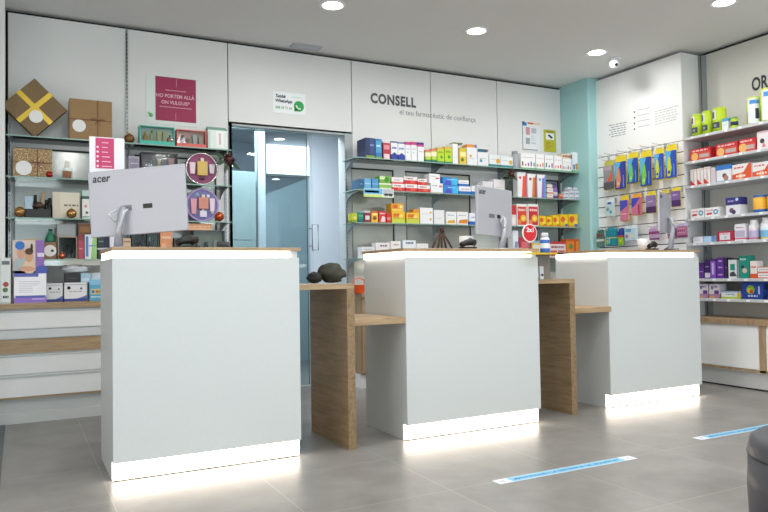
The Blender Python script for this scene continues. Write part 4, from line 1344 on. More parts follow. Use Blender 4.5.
SB = [('t', .1, .6, .9, .12, 'a89c90'), ('b', 0, .22, 'd0683c')]
for x0, x1, y, yb, on, key, l in ((547, 553.2, 190, None, None, 'o1', 'bottom small orange edged carton in a stack of three'), (547, 553.2, 184.6, 190, 'o1', 'o2', 'middle small orange edged carton in a stack of three'), (547.3, 552.5, 180.8, 184.6, 'o2', None, 'top small orange edged carton in a stack of three'),):
    carton('R2', x0, x1, y, 'e8e2dc', SB, l, yb=yb, on=on, key=key, d=.06)
tub('R2', 553.4, 559, 179, '5a3f82', '3c2a5c', [(.2, .5, 'dcd6e4'), (.5, .8, '7a5aa4')], 'purple bottle between small cartons on second shelf', name='bottle', cat='bottle')
carton('R2', 559.3, 563, 190, 'd08a6a', [('r', .1, .1, .9, .5, 'c04a3a'), ('t', .1, .6, .9, .1, 'eedccc')], 'tiny terracotta carton beside the pile of white cartons', d=.05)
pile = [(563.4, 568.6, 191, None, None, 'a1'), (569, 574.2, 191, None, None, 'a2'), (574.6, 579.6, 191.2, None, None, 'a3'), (564, 569, 187.7, 191, 'a1', 'b1'), (569.5, 574.2, 187, 191, 'a2', 'b2'), (574.6, 579.3, 187, 191, 'a3', 'b3'), (567.5, 571.8, 183.6, 187, 'b2', None), (573.2, 577.6, 183.8, 187, 'b3', None)]
pn = ['bottom left', 'bottom middle', 'bottom right', 'middle row left', 'middle row centre', 'middle row right', 'top left', 'top right']
for (x0, x1, y, yb, on, key), l in zip(pile, pn):
    carton('R2', x0, x1, y, 'dfe0e6', [('r', .08, .2, .92, .6, 'b9bccb'), ('t', .15, .3, .85, .15, '6c7088'), ('b', 0, .1, '9298b4')], l + ' small white carton in the pile by the aqua pillar', yb=yb, on=on, key=key, d=.05)

# --- third
R3a = [(351.8, 357.5, 213.5, 'c2c832', [('b', 0, .25, '7a9a2c'), ('c', .5, .5, .25, 'e0dc7a')], 'yellow green carton at left end of third shelf'),
       (358, 363.6, 212.5, '1f8a6c', [('b', 0, .3, '1a5f6a'), ('t', .1, .6, .9, .1, '7cc8b0')], 'sea green carton second from left on third shelf'),
       (364.2, 370.6, 211, '8a3040', [('r', .15, .25, .85, .6, 'dcd0dc'), ('b', .85, 1, 'c8ccd4')], 'maroon carton third from left on third shelf'),
       (371.3, 378.2, 211, 'e8b83c', [('b', .85, 1, 'd06a2c'), ('c', .5, .4, .28, '7a5c3a'), ('r', .15, .65, .85, .8, 'f3df9a')], 'amber carton with dark round picture on third shelf'),
       (378.8, 386, 211, 'cc3a40', [('p', [(.2, .1), (.9, .1), (.9, .5), (.5, .6)], 'ecd6d8'), ('t', .1, .75, .9, .1, 'f0c8c8')], 'red carton with white patch on third shelf'),
       (386.5, 391.2, 213, 'd0282c', [('r', .1, .3, .9, .6, 'e88a8a')], 'narrow bright red carton on third shelf')]
for x0, x1, y, c, dc, l in R3a: carton('R3', x0, x1, y, c, dc, l, d=.08)
YC = [('b', 0, .4, 'c9d24a'), ('r', .1, .55, .6, .85, 'd8742a'), ('c', .7, .6, .2, 'f4d870'), ('t', .1, .42, .9, .06, '9a8a1e')]
carton('R3', 391.8, 405, 211.3, 'efc22e', YC, 'lower yellow carton of the stacked pair on third shelf', key='y1', d=.1)
carton('R3', 391.2, 403.6, 203, 'e8b02c', [('r', .05, .1, .95, .3, 'f4d06a'), ('r', .1, .4, .5, .85, 'd8642a'), ('c', .8, .6, .2, 'f0dc9a')], 'upper orange yellow carton of the stacked pair on third shelf', yb=211.1, on='y1', d=.1)
carton('R3', 406.5, 419.3, 212, 'efc22e', YC, 'single yellow carton beside the white one on third shelf', d=.1, key='y2')
carton('R3', 413, 419.3, 208.3, 'c9862a', [('r', .1, .2, .9, .8, 'd99a3a')], 'small ochre carton on top of the single yellow carton', yb=212, on='y2', d=.06)
carton('R3', 420, 433, 207, 'eeeef0', [('c', .82, .72, .09, 'e0b83c'), ('c', .82, .3, .09, 'e0b83c'), ('t', .12, .6, .6, .04, 'c9ccd2')], 'square white carton with two yellow dots on third shelf', d=.1)
carton('R3', 433.8, 444.5, 209, 'e8e9ec', [('t', .2, .4, .8, .05, 'c9ccd2')], 'plain white carton right of the two-dot carton', d=.1)
carton('R3', 446, 456.5, 210.5, 'ececec', [('p', [(.1, .1), (.9, .1), (.8, .35), (.2, .3)], 'e0a83c'), ('t', .15, .7, .8, .06, '8a94b4')], 'white carton with amber swash, left of its pair', d=.1)
carton('R3', 457, 468, 210.5, 'ececec', [('p', [(.1, .1), (.95, .1), (.95, .45), (.2, .35)], 'e08a2c'), ('t', .15, .7, .8, .06, '8a94b4')], 'white carton with orange swash, right of its pair', d=.1)
carton('R3', 469.3, 479, 211.5, 'e6ebf2', [('b', 0, .3, '2a5fb4'), ('t', .2, .6, .9, .08, '7a94c4')], 'white and blue carton beside the middle monitor on third shelf', d=.1)
carton('R3', 511, 516.2, 203.5, 'e2d4d4', [('b', .55, 1, 'c0383a'), ('t', .2, .3, .8, .05, 'a88')if 0 else ('r', .2, .1, .8, .4, 'f0e8e8')], 'narrow red and white carton right of the middle monitor', d=.08)
for x0, x1, l, cc in ((516.8, 527.2, 'left', 'd8463a'), (527.8, 538.6, 'right', 'c8303c')):
    carton('R3', x0, x1, 202, 'eceae6', [('r', .06, .06, .94, .88, cc), ('c', .62, .36, .28, 'f0b83c'), ('c', .62, .36, .14, 'f6e06a'), ('t', .15, .68, .85, .1, 'f4d4cc'), ('r', .1, .1, .4, .3, 'e88a4a')], l + ' tall red carton with yellow sun behind the round sign', d=.07)
for k, (x0, x1, y) in enumerate(((539.3, 546, 213.5), (546.4, 552, 214.5), (552.5, 559.5, 213), (560, 568, 212), (568.5, 578, 211.8))):
    carton('R3', x0, x1, y, 'efc81e', [('c', .35, .6, .28, 'e0622a'), ('c', .7, .35, .22, 'f6dc50'), ('b', 0, .16, 'd8a81e'), ('r', .6, .05, .95, .25, '3f5fb0' if k > 2 else 'd0822a')], ('first', 'second', 'third', 'fourth', 'fifth')[k] + ' from left of the yellow packets by the aqua pillar', d=.09)

# --- lowest, bottoms behind the counter tops
R4 = [(361.5, 375, 245.5, 'dfe0e2', [('t', .2, .7, .8, .1, 'b0b4ba')], 'low white carton at left above the middle counter'),
      (375.8, 390, 241.5, 'eae6e8', [('b', .25, .42, 'd8506c'), ('t', .3, .75, .8, .1, '6a4a6c')], 'white and pink carton behind the middle counter'),
      (390.5, 400.8, 240, 'ece9e6', [('b', .3, .5, 'e0803a'), ('t', .3, .75, .8, .08, 'a8a4a8')], 'white and orange carton behind the middle counter'),
      (401.4, 416, 239.2, 'eaeef2', [('b', .3, .55, '3f86c8'), ('t', .3, .8, .85, .1, '4a6a9a'), ('r', 0, 0, .06, 1, '28487a')], 'taller white and blue carton behind the middle counter'),
      (416.5, 428.5, 242.5, 'ecebea', [('p', [(.4, .3), (1, .3), (1, .55), (.6, .5)], 'd8605a')], 'white carton with coral swash behind the middle counter'),
      (513, 518.5, 230, 'e4e8f0', [('p', [(0, 0), (.6, 0), (1, .6), (.4, .6)], '8a94b8')], 'slim white carton beside the round red sign'),
      (519, 531, 237, 'b83440', [('r', .2, .4, .8, .8, 'd8707a')], 'dark red carton behind the round sign'),
      (532, 540.5, 240, 'e8c83c', [('r', .05, .35, .95, .75, 'e8e4d8'), ('b', .85, 1, '9fb8c8')], 'yellow and white carton left of the sanitiser bottle'),
      (549.5, 565.8, 241, 'e8d4d6', [('r', .05, .1, .45, .45, 'd05a5c'), ('r', .52, .1, .95, .45, 'd05a5c'), ('b', .85, 1, 'c0383c'), ('t', .1, .6, .9, .12, '8a4a5a')], 'red and white carton right of the sanitiser bottle'),
      (566.3, 579.3, 238.5, 'e2802a', [('c', .35, .6, .16, '5a8a3c'), ('r', .6, .3, .75, .9, 'd04a2a'), ('b', .88, 1, 'c05a1e'), ('r', .1, .2, .5, .35, 'f0b04a')], 'orange carton at right end of the lowest shelf')]
for x0, x1, y, c, dc, l in R4: carton('R4', x0, x1, y, c, dc, l, d=.08)

# orange basket on the oak cabinet by the doorway
p = at(357, 288, 'Y', 5.32)
t = thing('basket', 'small bright orange basket on the oak cabinet beside the doorway', 'basket', (p.x+.02, 5.33, .7945))
ORG = plain('e0551f', .5, key='orange_plastic')
m = MB(); m.lathe([(.045, 0), (.06, .07), (.056, .07), (.042, .004)], (0, 0, 0), ORG, 20, smooth=False); m.build('bowl', t)
m = MB(); m.tube([(-.058, 0, .068), (-.05, 0, .11), (0, 0, .13), (.05, 0, .11), (.058, 0, .068)], .004, ORG); m.build('handle', t)

# =================================================================== RIGHT WALL SHELVES
def rc(lv, x0, x1, yt, base, dec, label, **k): return carton(lv, x0, x1, yt, base, dec, label, **k)
LIME = 'b4cf1e'
for x0, x1, y, l, q in ((689.3, 699, 112.5, 'leftmost', 0), (699.6, 708.8, 109.5, 'second', 1), (709.6, 721.3, 106.3, 'third', 2)):
    t = tub('S1', x0, x1, y, LIME, 'c3dc3c', [(.0, .5, LIME), (.5, .97, 'bdd62e')], l + ' tall lime canister with dark label on top right shelf', name='canister', cat='canister', neck=.98, caph=.05, capw=.99,
            patches=[(-70, 5, .55, .95, 'e6e6ea'), (-50, -10, .6, .88, ('8a3a5a', '5a5a9a', '4a4a8a')[q]), (-45, 35, .16, .42, '3c444e'), (-20, 10, .22, .34, '8a94a0')])
rc('S1', 721.8, 728.3, 117.5, 'e4eaf0', [('b', .75, 1, '4fa0d0'), ('t', .2, .4, .8, .06, 'b8bcc4')], 'small white and blue carton between lime canisters', d=.05)
tub('S1', 728.8, 735.5, 116.5, LIME, '5a8a5c', [(.3, .7, '2e3c54'), (.7, .9, 'a8c42a')], 'short lime jar with navy label on top right shelf', name='jar', cat='jar', neck=.98, caph=.12, capw=.98)
for x0, x1, y, l in ((743.5, 756, 96.5, 'large lime and white canister with blue flash on top right shelf'), (756.8, 771, 87.5, 'largest lime and white canister cut by the photo right edge')):
    tub('S1', x0, x1, y, 'e6e9ee', 'c8dc3a', [(.0, .5, LIME), (.5, .97, 'c4d83a')], l, name='canister', cat='canister', neck=.98, caph=.05, capw=.99,
        patches=[(-20, 80, .04, .96, 'e3e6ec'), (0, 80, .78, .93, '4a8fd0'), (45, 75, .2, .6, '2a3050')])
RC = [('r', .04, .08, .96, .68, 'cf4a3a'), ('c', .22, .35, .34, 'e8b26a'), ('r', .45, .18, .92, .5, 'b9a9a6'), ('t', .1, .76, .85, .13, 'eebfbd')]
rc('S2', 690, 711, 147, 'c4222c', RC, 'leftmost red carton with food picture on second right shelf', d=.14)
rc('S2', 715.5, 738, 141.5, 'c4222c', RC, 'middle red carton with food picture on second right shelf', d=.14)
rc('S2', 738.8, 756, 137, 'c4222c', RC, 'rightmost red carton with food picture on second right shelf', d=.14)
rc('S2', 756.8, 772, 129, 'e6e0e2', [('c', .35, .45, .16, '3a3336'), ('p', [(.3, .1), (.6, .1), (.45, .4)], 'd8848c'), ('b', .9, 1, 'd0b4ba')], 'white carton with dark figure at right end of second right shelf', d=.14)
WR = [('p', [(0, 0), (.9, 0), (0, .36)], 'c82a30'), ('p', [(.35, .2), (.7, .2), (.6, .85), (.45, .85)], 'c9bdb8'), ('t', .2, .88, .9, .05, 'd09aa0')]
for k, (x0, x1) in enumerate(((690.3, 696.6), (697, 703.3), (703.7, 710.2))):
    rc('S3', x0, x1, (168.2, 167, 165.6)[k], 'e3dfdd', WR, ('left', 'middle', 'right')[k] + ' one of three white packs with red corner on third right shelf', d=.1)
rc('S3', 710.8, 715.5, 166.5, 'd9cfd4', [('r', .1, .1, .9, .9, 'd0c2ca')], 'slim pale pink pack left of the blue and white one', d=.1)
rc('S3', 716.2, 731.3, 163.8, 'e2e6ea', [('b', .72, 1, '2f78c4'), ('c', .55, .35, .15, '6b5148'), ('c', .65, .2, .17, 'b07a70'), ('b', 0, .06, '6f9ccc')], 'blue topped white pack with child picture on third right shelf', d=.1)
OW = [('p', [(0, 0), (1, 0), (1, 1), (.85, .95), (.6, .45), (0, .35)], 'd8542a'), ('c', .45, .2, .2, 'e8a070'), ('t', .1, .72, .6, .1, 'd05a5c'), ('t', .2, .15, .7, .12, 'f4e2da')]
rc('S3', 732, 751.6, 162.5, 'e8e4e4', OW, 'white and orange swash carton, left of two on third right shelf', d=.12)
rc('S3', 752.2, 773, 160.5, 'e8e4e4', OW, 'white and orange swash carton cut by the photo right edge', d=.12)
WRC = [('p', [(.1, .2), (.5, .25), (.5, .45), (.15, .42)], 'cf3c44'), ('c', .78, .5, .3, '5a92b0'), ('c', .78, .5, .14, 'd9e6ee'), ('t', .1, .65, .6, .1, 'd0888e')]
rc('S4', 690.3, 704, 207.5, 'e9e7e8', WRC, 'left of two white cartons with blue disc on fourth right shelf', d=.1)
rc('S4', 704.8, 719, 206.3, 'e9e7e8', WRC, 'right of two white cartons with blue disc on fourth right shelf', d=.1)
rc('S4', 725.5, 740.5, 196.5, 'e0e2ea', [('b', .56, 1, '34327c'), ('t', .15, .75, .6, .08, 'a8a4d8'), ('c', .78, .86, .1, 'b8cfe8'), ('c', .4, .25, .16, '7a5a58'), ('c', .55, .15, .14, '3c3a6c')], 'navy topped white carton with pet picture on fourth right shelf', d=.09)
for x0, x1, y, l in ((749.8, 763, 194.5, 'yellow tin with blue lid on fourth right shelf'), (764, 777, 193, 'second blue lidded tin cut by the photo right edge')):
    tub('S4', x0, x1, y, 'e3b13a', '2e62ad', [(.0, .2, '2f6ab8'), (.2, .95, 'e2ac34')], l, name='tin', cat='tin', neck=.99, caph=.12, capw=1.0)
rc('S5', 693, 703, 236.2, 'e3e3ec', [('t', .15, .4, .8, .1, 'a8acc4')], 'low white carton at left of fifth right shelf', d=.08)
rc('S5', 703.4, 715, 235.6, 'a9cfe6', [('r', .7, 0, 1, 1, '6a8fc8'), ('t', .1, .5, .6, .1, 'd9ecf6')], 'low pale blue carton on fifth right shelf', d=.08)
rc('S5', 717, 734, 230.8, 'b02a44', [('r', .15, .15, .78, .85, 'dfd9e0'), ('c', .5, .4, .14, '9ac4d4'), ('t', .2, .7, .7, .08, 'c05a6c')], 'wine red carton with pale window on fifth right shelf', d=.09)
tub('S5', 746, 756.3, 219.7, 'e9eaee', 'f0f0f2', [(.05, .14, 'c86a84'), (.14, .55, 'b9aece'), (.55, .7, 'd9c4d4')], 'white tub with mauve label right of the white carton', capw=.72)
tub('S5', 757.3, 770, 217.5, 'e9eaee', 'f0f0f2', [(.05, .12, 'd8c84a'), (.12, .5, '7ab4d8'), (.5, .66, 'c9dcea')], 'white tub with blue label cut by the photo right edge', capw=.72)
rc('S5', 734.5, 745.5, 223.5, 'e6e6ec', [('b', .08, .16, 'c8566c'), ('r', .05, .2, .95, .6, 'b9b0cc'), ('t', .15, .75, .8, .06, 'c07a90')], 'white carton with mauve panel beside the white tubs', d=.09)
PU = '5a2c8c'
for x0, x1, y, c, dc, l in ((698.5, 704.3, 262.5, PU, [('b', .75, 1, '4a2470'), ('t', .2, .4, .8, .05, 'b89ad8')], 'short purple carton at left of the sixth right shelf'),
    (704.7, 709.6, 259.5, '3c2462', [('b', .05, .3, 'dcd6e6'), ('t', .1, .6, .9, .05, 'a88cd0')], 'slim dark purple carton with white foot on sixth right shelf'),
    (710, 716, 258.5, '7a4ab4', [('t', .3, .2, .7, .6, 'd9c8ee'), ('b', .9, 1, '4a2470')], 'violet carton with upright white print on sixth right shelf'),
    (716.5, 724, 257, PU, [('t', .2, .15, .8, .06, 'c9b0e6'), ('t', .2, .5, .8, .06, 'c9b0e6'), ('t', .3, .8, .7, .06, 'e0d0f4')], 'broad purple carton left of the black and white one'),
    (724.4, 727.6, 257, '2f1f44', [('t', .1, .5, .9, .05, '8a6ab0')], 'narrow black purple carton beside the broad purple carton'),
    (728.2, 738, 257.5, 'd9dde0', [('b', .93, 1, '2a3236'), ('r', .2, .4, .7, .72, '1f8f7f'), ('p', [(.1, .1), (.9, .1), (.6, .35), (.2, .3)], '3c3f44'), ('r', .92, 0, 1, 1, '2a3236')], 'white carton with teal square and dark top on sixth right shelf'),
    (739, 749.3, 254.3, '1f8c7c', [('t', .1, .8, .7, .07, 'd6efe8'), ('c', .55, .34, .24, 'd9b9ae'), ('r', .2, .45, .5, .56, '2a2f32')], 'tall teal carton with pale figure on sixth right shelf'),
    (750, 757, 259.5, 'e8ddd8', [('b', 0, .26, 'd8542a'), ('t', .2, .6, .9, .1, 'd06a50')], 'white carton with orange foot on sixth right shelf')):
    rc('S6', x0, x1, y, c, dc, l, d=.08, yo=.02)
SW = [('t', .1, .4, .9, .2, '8a8e96'), ('b', 0, .18, 'd0705c'), ('b', .86, 1, 'd8887a')]
rc('S6', 757.6, 772, 270.8, 'eceaea', SW, 'bottom one of two flat white cartons with coral edges', key='f1', d=.08, yo=.02)
rc('S6', 757.6, 772, 265.2, 'eceaea', SW, 'top one of two flat white cartons with coral edges', yb=270.8, on='f1', d=.08, yo=.02)
PW = [('b', 0, .3, 'b98aa8'), ('r', .5, .3, .95, .55, '6a3f8c'), ('t', .2, .75, .8, .1, '7a5a9a'), ('c', .3, .7, .1, '5a3f78'), ('r', .05, .05, .6, .14, 'd8a83c')]
rc('S7', 698.3, 708, 284, 'e2dce4', PW, 'left of two white and purple cartons on lowest right shelf', d=.09, yo=.02)
rc('S7', 709, 719.6, 284, 'e2dce4', PW, 'right of two white and purple cartons on lowest right shelf', d=.09, yo=.02)
rc('S7', 721, 740.5, 291, 'e6ecec', [('b', 0, .25, 'b4cc3c'), ('b', .82, 1, '8aa8cc'), ('r', .84, .2, 1, .8, 'e0b83c'), ('t', .25, .5, .75, .12, '8a94a4')], 'flat white and lime carton left of the blue pack', d=.09, yo=.02)
loc, w, h, rz = place('S7', 741.8, 763, 281.5, yo=.02)
t = thing('multipack', 'large royal blue multipack with side handles on lowest right shelf', 'pack', loc, rz, GROUPS['S7'])
m = MB(); m.box(-w/2, 0, 0, w/2, .16, h, '2646a0'); decorate(m, w, .16, h, [('b', .0, .08, '1f3a86'), ('c', .42, .55, .26, '8ab83c'), ('c', .36, .5, .14, 'd8c04a'), ('c', .46, .45, .12, 'c0502c'), ('r', .78, .3, .86, .75, 'b9cbe6'), ('t', .3, .14, .75, .1, 'c9d6f0')]); m.build('wrap', t)
for s in (-1, 1):
    m = MB(); m.box(s*w*.5, .02, h*.55, s*w*.5+s*.004, .12, h*.9, '16265c'); m.build('side_handle', t)
p = at(770, 300, 'X', 5.16)
t = tub('S7', 765, 776, 292, '1d2b2c', '2f3a3a', [(.2, .6, '3f7a5c')], 'dark green bottle cut by the photo right edge on lowest right shelf', name='bottle', cat='bottle')

# =================================================================== SLAT WALL PACKS ON HOOKS
def hook(y, z, label=None, length=.17):
    t = thing('display_hook', label, 'hook', (XS, y, z), 0, 'metal hooks on the slatted wall')
    MB().tube([(-.003, 0, 0), (-length*.9, 0, .002), (-length, 0, .012)], .0028, plain('b4b8ba', .35, key='pale_hook')).build('prong', t)
    MB().box(-.005, -.012, -.03, -.0005, .012, .018, plain('b4b8ba', .35, key='pale_hook')).build('plate', t)


def pack(px0, px1, pyt, pyb, body, dec, label, card=None, d=.018, row='', hooklab=''):
    xp = XS-.075
    a, b = at(px0, (pyt+pyb)/2, 'X', xp), at(px1, (pyt+pyb)/2, 'X', xp)
    zt = at((px0+px1)/2, pyt, 'X', xp).z; zb = at((px0+px1)/2, pyb, 'X', xp).z
    w, h = abs(a.y-b.y), zt-zb
    yc = (a.y+b.y)/2
    t = thing('blister_pack', label, 'blister pack', (xp, yc, zb), -PI/2, 'hanging packs on the slatted wall')
    m = MB(); m.prism([(-w/2, 0), (w/2, 0), (w/2, h*.93), (w*.3, h), (-w*.3, h), (-w/2, h*.93)], .0, .002, card or body)
    m.build('backing_card', t)
    m = MB(); m.box(-w*.46, -d, h*.03, w*.46, -.0005, h*.80, body)
    mm = MB(); decorate(mm, w*.92, d, h*.77, dec)
    mm.xform(Matrix.Translation((0, -d, h*.03)))
    n = len(m.v)
    m.v += mm.v
    for q, mi_, sm in zip(mm.f, mm.m, mm.sm):
        m.f.append(tuple(n+k for k in q)); m.m.append(m.mi(mm.mats[mi_])); m.sm.append(sm)
    m.build('blister', t)
    hook(yc, zt-.0085, 'metal display hook carrying the ' + hooklab)
    return t


INS = lambda col, c2: [('p', [(0, .3), (.65, .98), (0, 1)], '5ab0dc'), ('p', [(.15, .05), (.45, .05), (.62, .35), (.5, .75), (.3, .8), (.15, .4)], col), ('c', .35, .2, .14, c2), ('r', .82, .06, .9, .5, '7a9ad8')]
pack(604.5, 614, 160, 190, '8f8f9a', [('p', [(.3, .2), (.95, .4), (.9, .75), (.6, .5)], 'd8622c'), ('b', 0, .3, '5c5a60'), ('r', .1, .8, .9, .97, 'b9a8b4')], 'grey and orange hanging pack, leftmost on the slatted wall', card='c8c45a', hooklab='grey and orange pack')
pack(615.5, 626.5, 155, 190, '2c3f9c', INS('d88a5c', 'e8b08a'), 'blue hanging insole pack with orange sole', card='ecd42c', hooklab='orange sole pack')
pack(628.5, 638.5, 152, 184, '2850ac', INS('6cc06a', '9ad88a'), 'blue hanging insole pack with green sole, shorter one', card='ecd42c', hooklab='shorter green sole pack')
pack(641, 652, 150, 187, '24489c', INS('7ac840', 'a4dc7a'), 'blue hanging insole pack with lime sole, longer one', card='ecd42c', hooklab='longer lime sole pack')
pack(655.5, 664, 147.5, 180, '2c58c0', INS('c8d23c', '26407c'), 'blue hanging pack with yellow ring sole, left of its pair', card='ecd42c', hooklab='left yellow ring pack')
pack(666.5, 677, 144, 178.5, '2450b8', INS('c8d23c', '26407c'), 'blue hanging pack with yellow ring sole, right of its pair', card='ecd42c', hooklab='right yellow ring pack')
pack(606.5, 614.5, 198.5, 217, 'c4dce0', [('c', .3, .5, .2, '6fa8a8'), ('c', .7, .3, .16, '2f9aa8'), ('r', .3, .85, .8, 1, '3c50b0')], 'small pale teal hanging pack in the second row', card='dfe9ea', hooklab='pale teal pack')
pack(621, 629, 195, 221.5, 'd07a92', [('p', [(0, .45), (1, .7), (1, 1), (0, 1)], '4a50b8'), ('t', .1, .3, .9, .05, 'f0c8d4')], 'pink and blue hanging pack in the second row, longer one', card='e8cc3c', hooklab='longer pink and blue pack')
pack(632.5, 641.8, 193.5, 215.5, 'cc7490', [('p', [(0, .4), (.5, .6), (1, 1), (0, 1)], '4848b4'), ('r', .75, .05, .95, .6, 'a02f5c')], 'pink and blue hanging pack in the second row, shorter one', card='e8a83c', hooklab='shorter pink and blue pack')
pack(647, 656.3, 191, 213.5, '8d74a8', [('b', 0, .35, '4a2a5c'), ('t', .2, .6, .8, .08, 'c8b8d8')], 'purple hanging pack left of the right monitor', card='e8d43c', hooklab='purple pack left of the right monitor')
pack(661.5, 669.5, 189.5, 209, '9a86b0', [('b', 0, .35, '5a3a6c')], 'purple hanging pack partly behind the right monitor', card='e0c83c', hooklab='purple pack behind the right monitor')
pack(672.3, 681, 187, 207, '7e62a0', [('b', 0, .4, '4a2a64'), ('t', .2, .7, .8, .08, 'cabcdc')], 'purple hanging pack right of the right monitor', card='ecd43c', hooklab='purple pack right of the right monitor')
pack(597.5, 604.5, 229.5, 247.5, '5c8a80', [('b', .4, .55, 'd8dcdc'), ('r', .1, .7, .9, .95, '7a4a44')], 'grey-green hanging pack at the foot of the aqua pillar', card='4a7a6c', hooklab='grey-green pack')
pack(607.5, 618, 227, 246, '1f8ca0', [('b', .48, .54, 'd8cc4a'), ('r', .05, .1, .3, .4, '9ac850'), ('r', .35, .15, .45, .5, '8cd0e0')], 'bright teal hanging pack above the right counter', card='2a9aac', d=.03, hooklab='bright teal pack')
pack(619, 624.5, 228, 245.5, '8cb82c', [('b', .7, 1, '2f3fa0'), ('b', .55, .7, 'c0502c'), ('c', .5, .3, .2, 'b8d84a')], 'lime and blue hanging pack above the right counter', card='3c4aa8', hooklab='lime and blue pack')
pack(625.5, 637.5, 225, 241, 'b8d4e2', [('r', .1, .7, .6, .95, '5aa4cc'), ('r', .3, .2, .9, .5, 'd0d8cc'), ('c', .2, .35, .16, '9a7ab0')], 'pale blue hanging pack above the right counter', card='dfe8ec', hooklab='pale blue pack')
pack(650, 659.5, 226, 240, 'b89ac0', [('b', .5, .75, '8c3f74'), ('b', 0, .12, '6a2f5c')], 'mauve hanging pack left of the right monitor foot', card='c9b4d4', hooklab='left mauve pack')
pack(668.5, 677, 225.5, 239, 'a06a94', [('b', .3, .8, '8a3a6c')], 'plum hanging pack right of the right monitor foot', card='b8b0d0', hooklab='plum pack')
pack(678, 688, 223, 238, 'b0708e', [('b', .05, .2, '6a2f58'), ('r', .1, .4, .9, .8, 'c890a8'), ('t', .1, .5, .9, .2, '8a3a68')], 'rose hanging pack at the right end of the slatted wall', card='b8b8d8', hooklab='rose pack')
for k, px in enumerate((597, 605, 617.5, 629, 640.5, 653)):
    p = at(px, (158, 155, 152, 149.5, 147, 144)[k]-2, 'X', XS-.16)
    hook(p.y, 2.022 if 0 else 2.125+.0*k if 0 else max(2.0, min(2.07, p.z)) , ('first', 'second', 'third', 'fourth', 'fifth', 'sixth')[k] + ' empty metal hook from the aqua pillar, top row')

# =================================================================== THINGS ON THE COUNTERS
def monitor(loc, rz, w, h, zc, roll, label, neck_dx=0.0, vents=True):
    """stood at loc (counter top); the back faces local -y"""
    t = thing('desktop_monitor', label, 'monitor', loc, rz, 'computer monitors on the counters')
    Rr = Matrix.Translation((0, 0, zc)) @ Matrix.Rotation(roll, 4, 'Y')
    m = MB(); m.box(-w/2, .0, -h/2, w/2, .018, h/2, SILVER)
    m.xform(Rr); sh_ = m.build('back_shell', t, bevel=.004)
    m = MB(); m.box(-w/2+.008, .0185, -h/2+.02, w/2-.008, .021, h/2-.008, BLACK); m.xform(Rr); m.build('screen', t)
    m = MB(); text_mesh(m, 'acer', plain('3a3c44', .4, key='logo_ink'), Matrix.Translation((-w*.45, -.0128 if 0 else -.0005, h*.33)) @ FACE_Y, w=w*.19, h=h*.085, bold=.02, shear=.15)
    m.v = [(x, y-.0004, z) for x, y, z in m.v]
    m.xform(Rr); m.build('logo', sh_)
    if vents:
        m = MB()
        for k in range(6): m.box(-w*.17+k*.0105, -.0015, -h*.13, -w*.17+k*.0105+.007, -.0003, -h*.05, '6a6d74')
        m.xform(Rr); m.build('port_cover', sh_)
        m = MB(); m.box(w*.06, -.0015, -h*.12, w*.155, -.0003, -h*.05, BLACK); m.xform(Rr); m.build('rating_label', sh_)
    m = MB(); nx = neck_dx
    m.tube([(nx, -.012, zc-h*.1), (nx, -.03, zc-h*.2), (nx-.01, -.04, zc-h*.45), (nx-.025, -.02, .012)], [.016, .02, .018, .024], SILVER, 12)
    m.build('neck', t)
    m = MB(); m.box(nx-.11, -.08, .0005, nx+.09, .10, .010, SILVER); m.build('foot', t, bevel=.004)
    m = MB(); m.tube([(nx-.02, -.03, zc-h*.12), (nx-.06, -.045, zc-h*.2), (nx-.03, -.05, zc-h*.32), (nx+.01, -.03, zc-h*.2), (nx+.03, -.02, zc-h*.12)], .004, 'd8dade')
    m.build('cable', t)
    return t


p = at(137, 201, 'Y', 3.80)
monitor((p.x, 3.80, CT), math.radians(-36), .535, .345, p.z-CT, math.radians(-3.0), 'silver monitor seen from behind on the left counter', -.07)
p = at(495, 212, 'Y', 3.80)
monitor((p.x, 3.80, CT), math.radians(16), .38, .325, p.z-CT, math.radians(2), 'silver monitor turned sideways on the middle counter', .06)
p = at(665.5, 213, 'Y', 3.84)
monitor((p.x, 3.84, CT), math.radians(27), .36, .31, p.z-CT, math.radians(2), 'pale monitor seen nearly edge-on on the right counter', .06, vents=False)

# pink information card clipped above the left monitor
a = at(89.5, 172, 'Y', 3.985); b = at(124.5, 171, 'Y', 3.985); zt = at(100, 137, 'Y', 3.985).z
t = thing('information_card', 'white card with pink panel standing behind the left monitor top', 'card', (a.x, 3.985, a.z-.03), 0)
w, h = b.x-a.x, zt-a.z+.03
m = MB().box(0, 0, 0, w, .004, h, 'e9ebf2'); m.box(.17*w, -.0012, .24*h, .7*w, -.0004, .98*h, 'c23a6c')
for k in range(6):
    z = (.87-.115*k)*h
    m.box(.35*w, -.0018, z-.012*h, (.5+.15*random.random())*w, -.0012, z+.008*h, 'eeb9cb')
    if k: m.ball((.23*w, -.0014, z), .006, 'f3d9e2', 8, sq=(1, .1, 1))
m.build('sheet', t)
MB().box(.1*w, .0045, -.03, .3*w, .02, .05, CLEAR).build('clip', t)

# handsets / scanners
def scanner(loc, rz, label, s=1.0):
    t = thing('barcode_scanner', label, 'scanner', loc, rz, 'black handheld scanners on the counters')
    m = MB(); m.box(-.05*s, -.03, .0005, .05*s, .03, .016, BLACK); m.build('cradle', t, bevel=.004)
    m = MB(); m.tube([(-.055*s, 0, .028), (-.02*s, 0, .04), (.02*s, 0, .048), (.055*s, 0, .042)], [.016, .018, .024, .02], BLACK, 12); m.build('body', t)
    m = MB(); m.tube([(.05*s, .0, .02), (.085*s, .03, .006), (.13*s, .06, .004)], .003, BLACK, 6); m.build('cable', t)


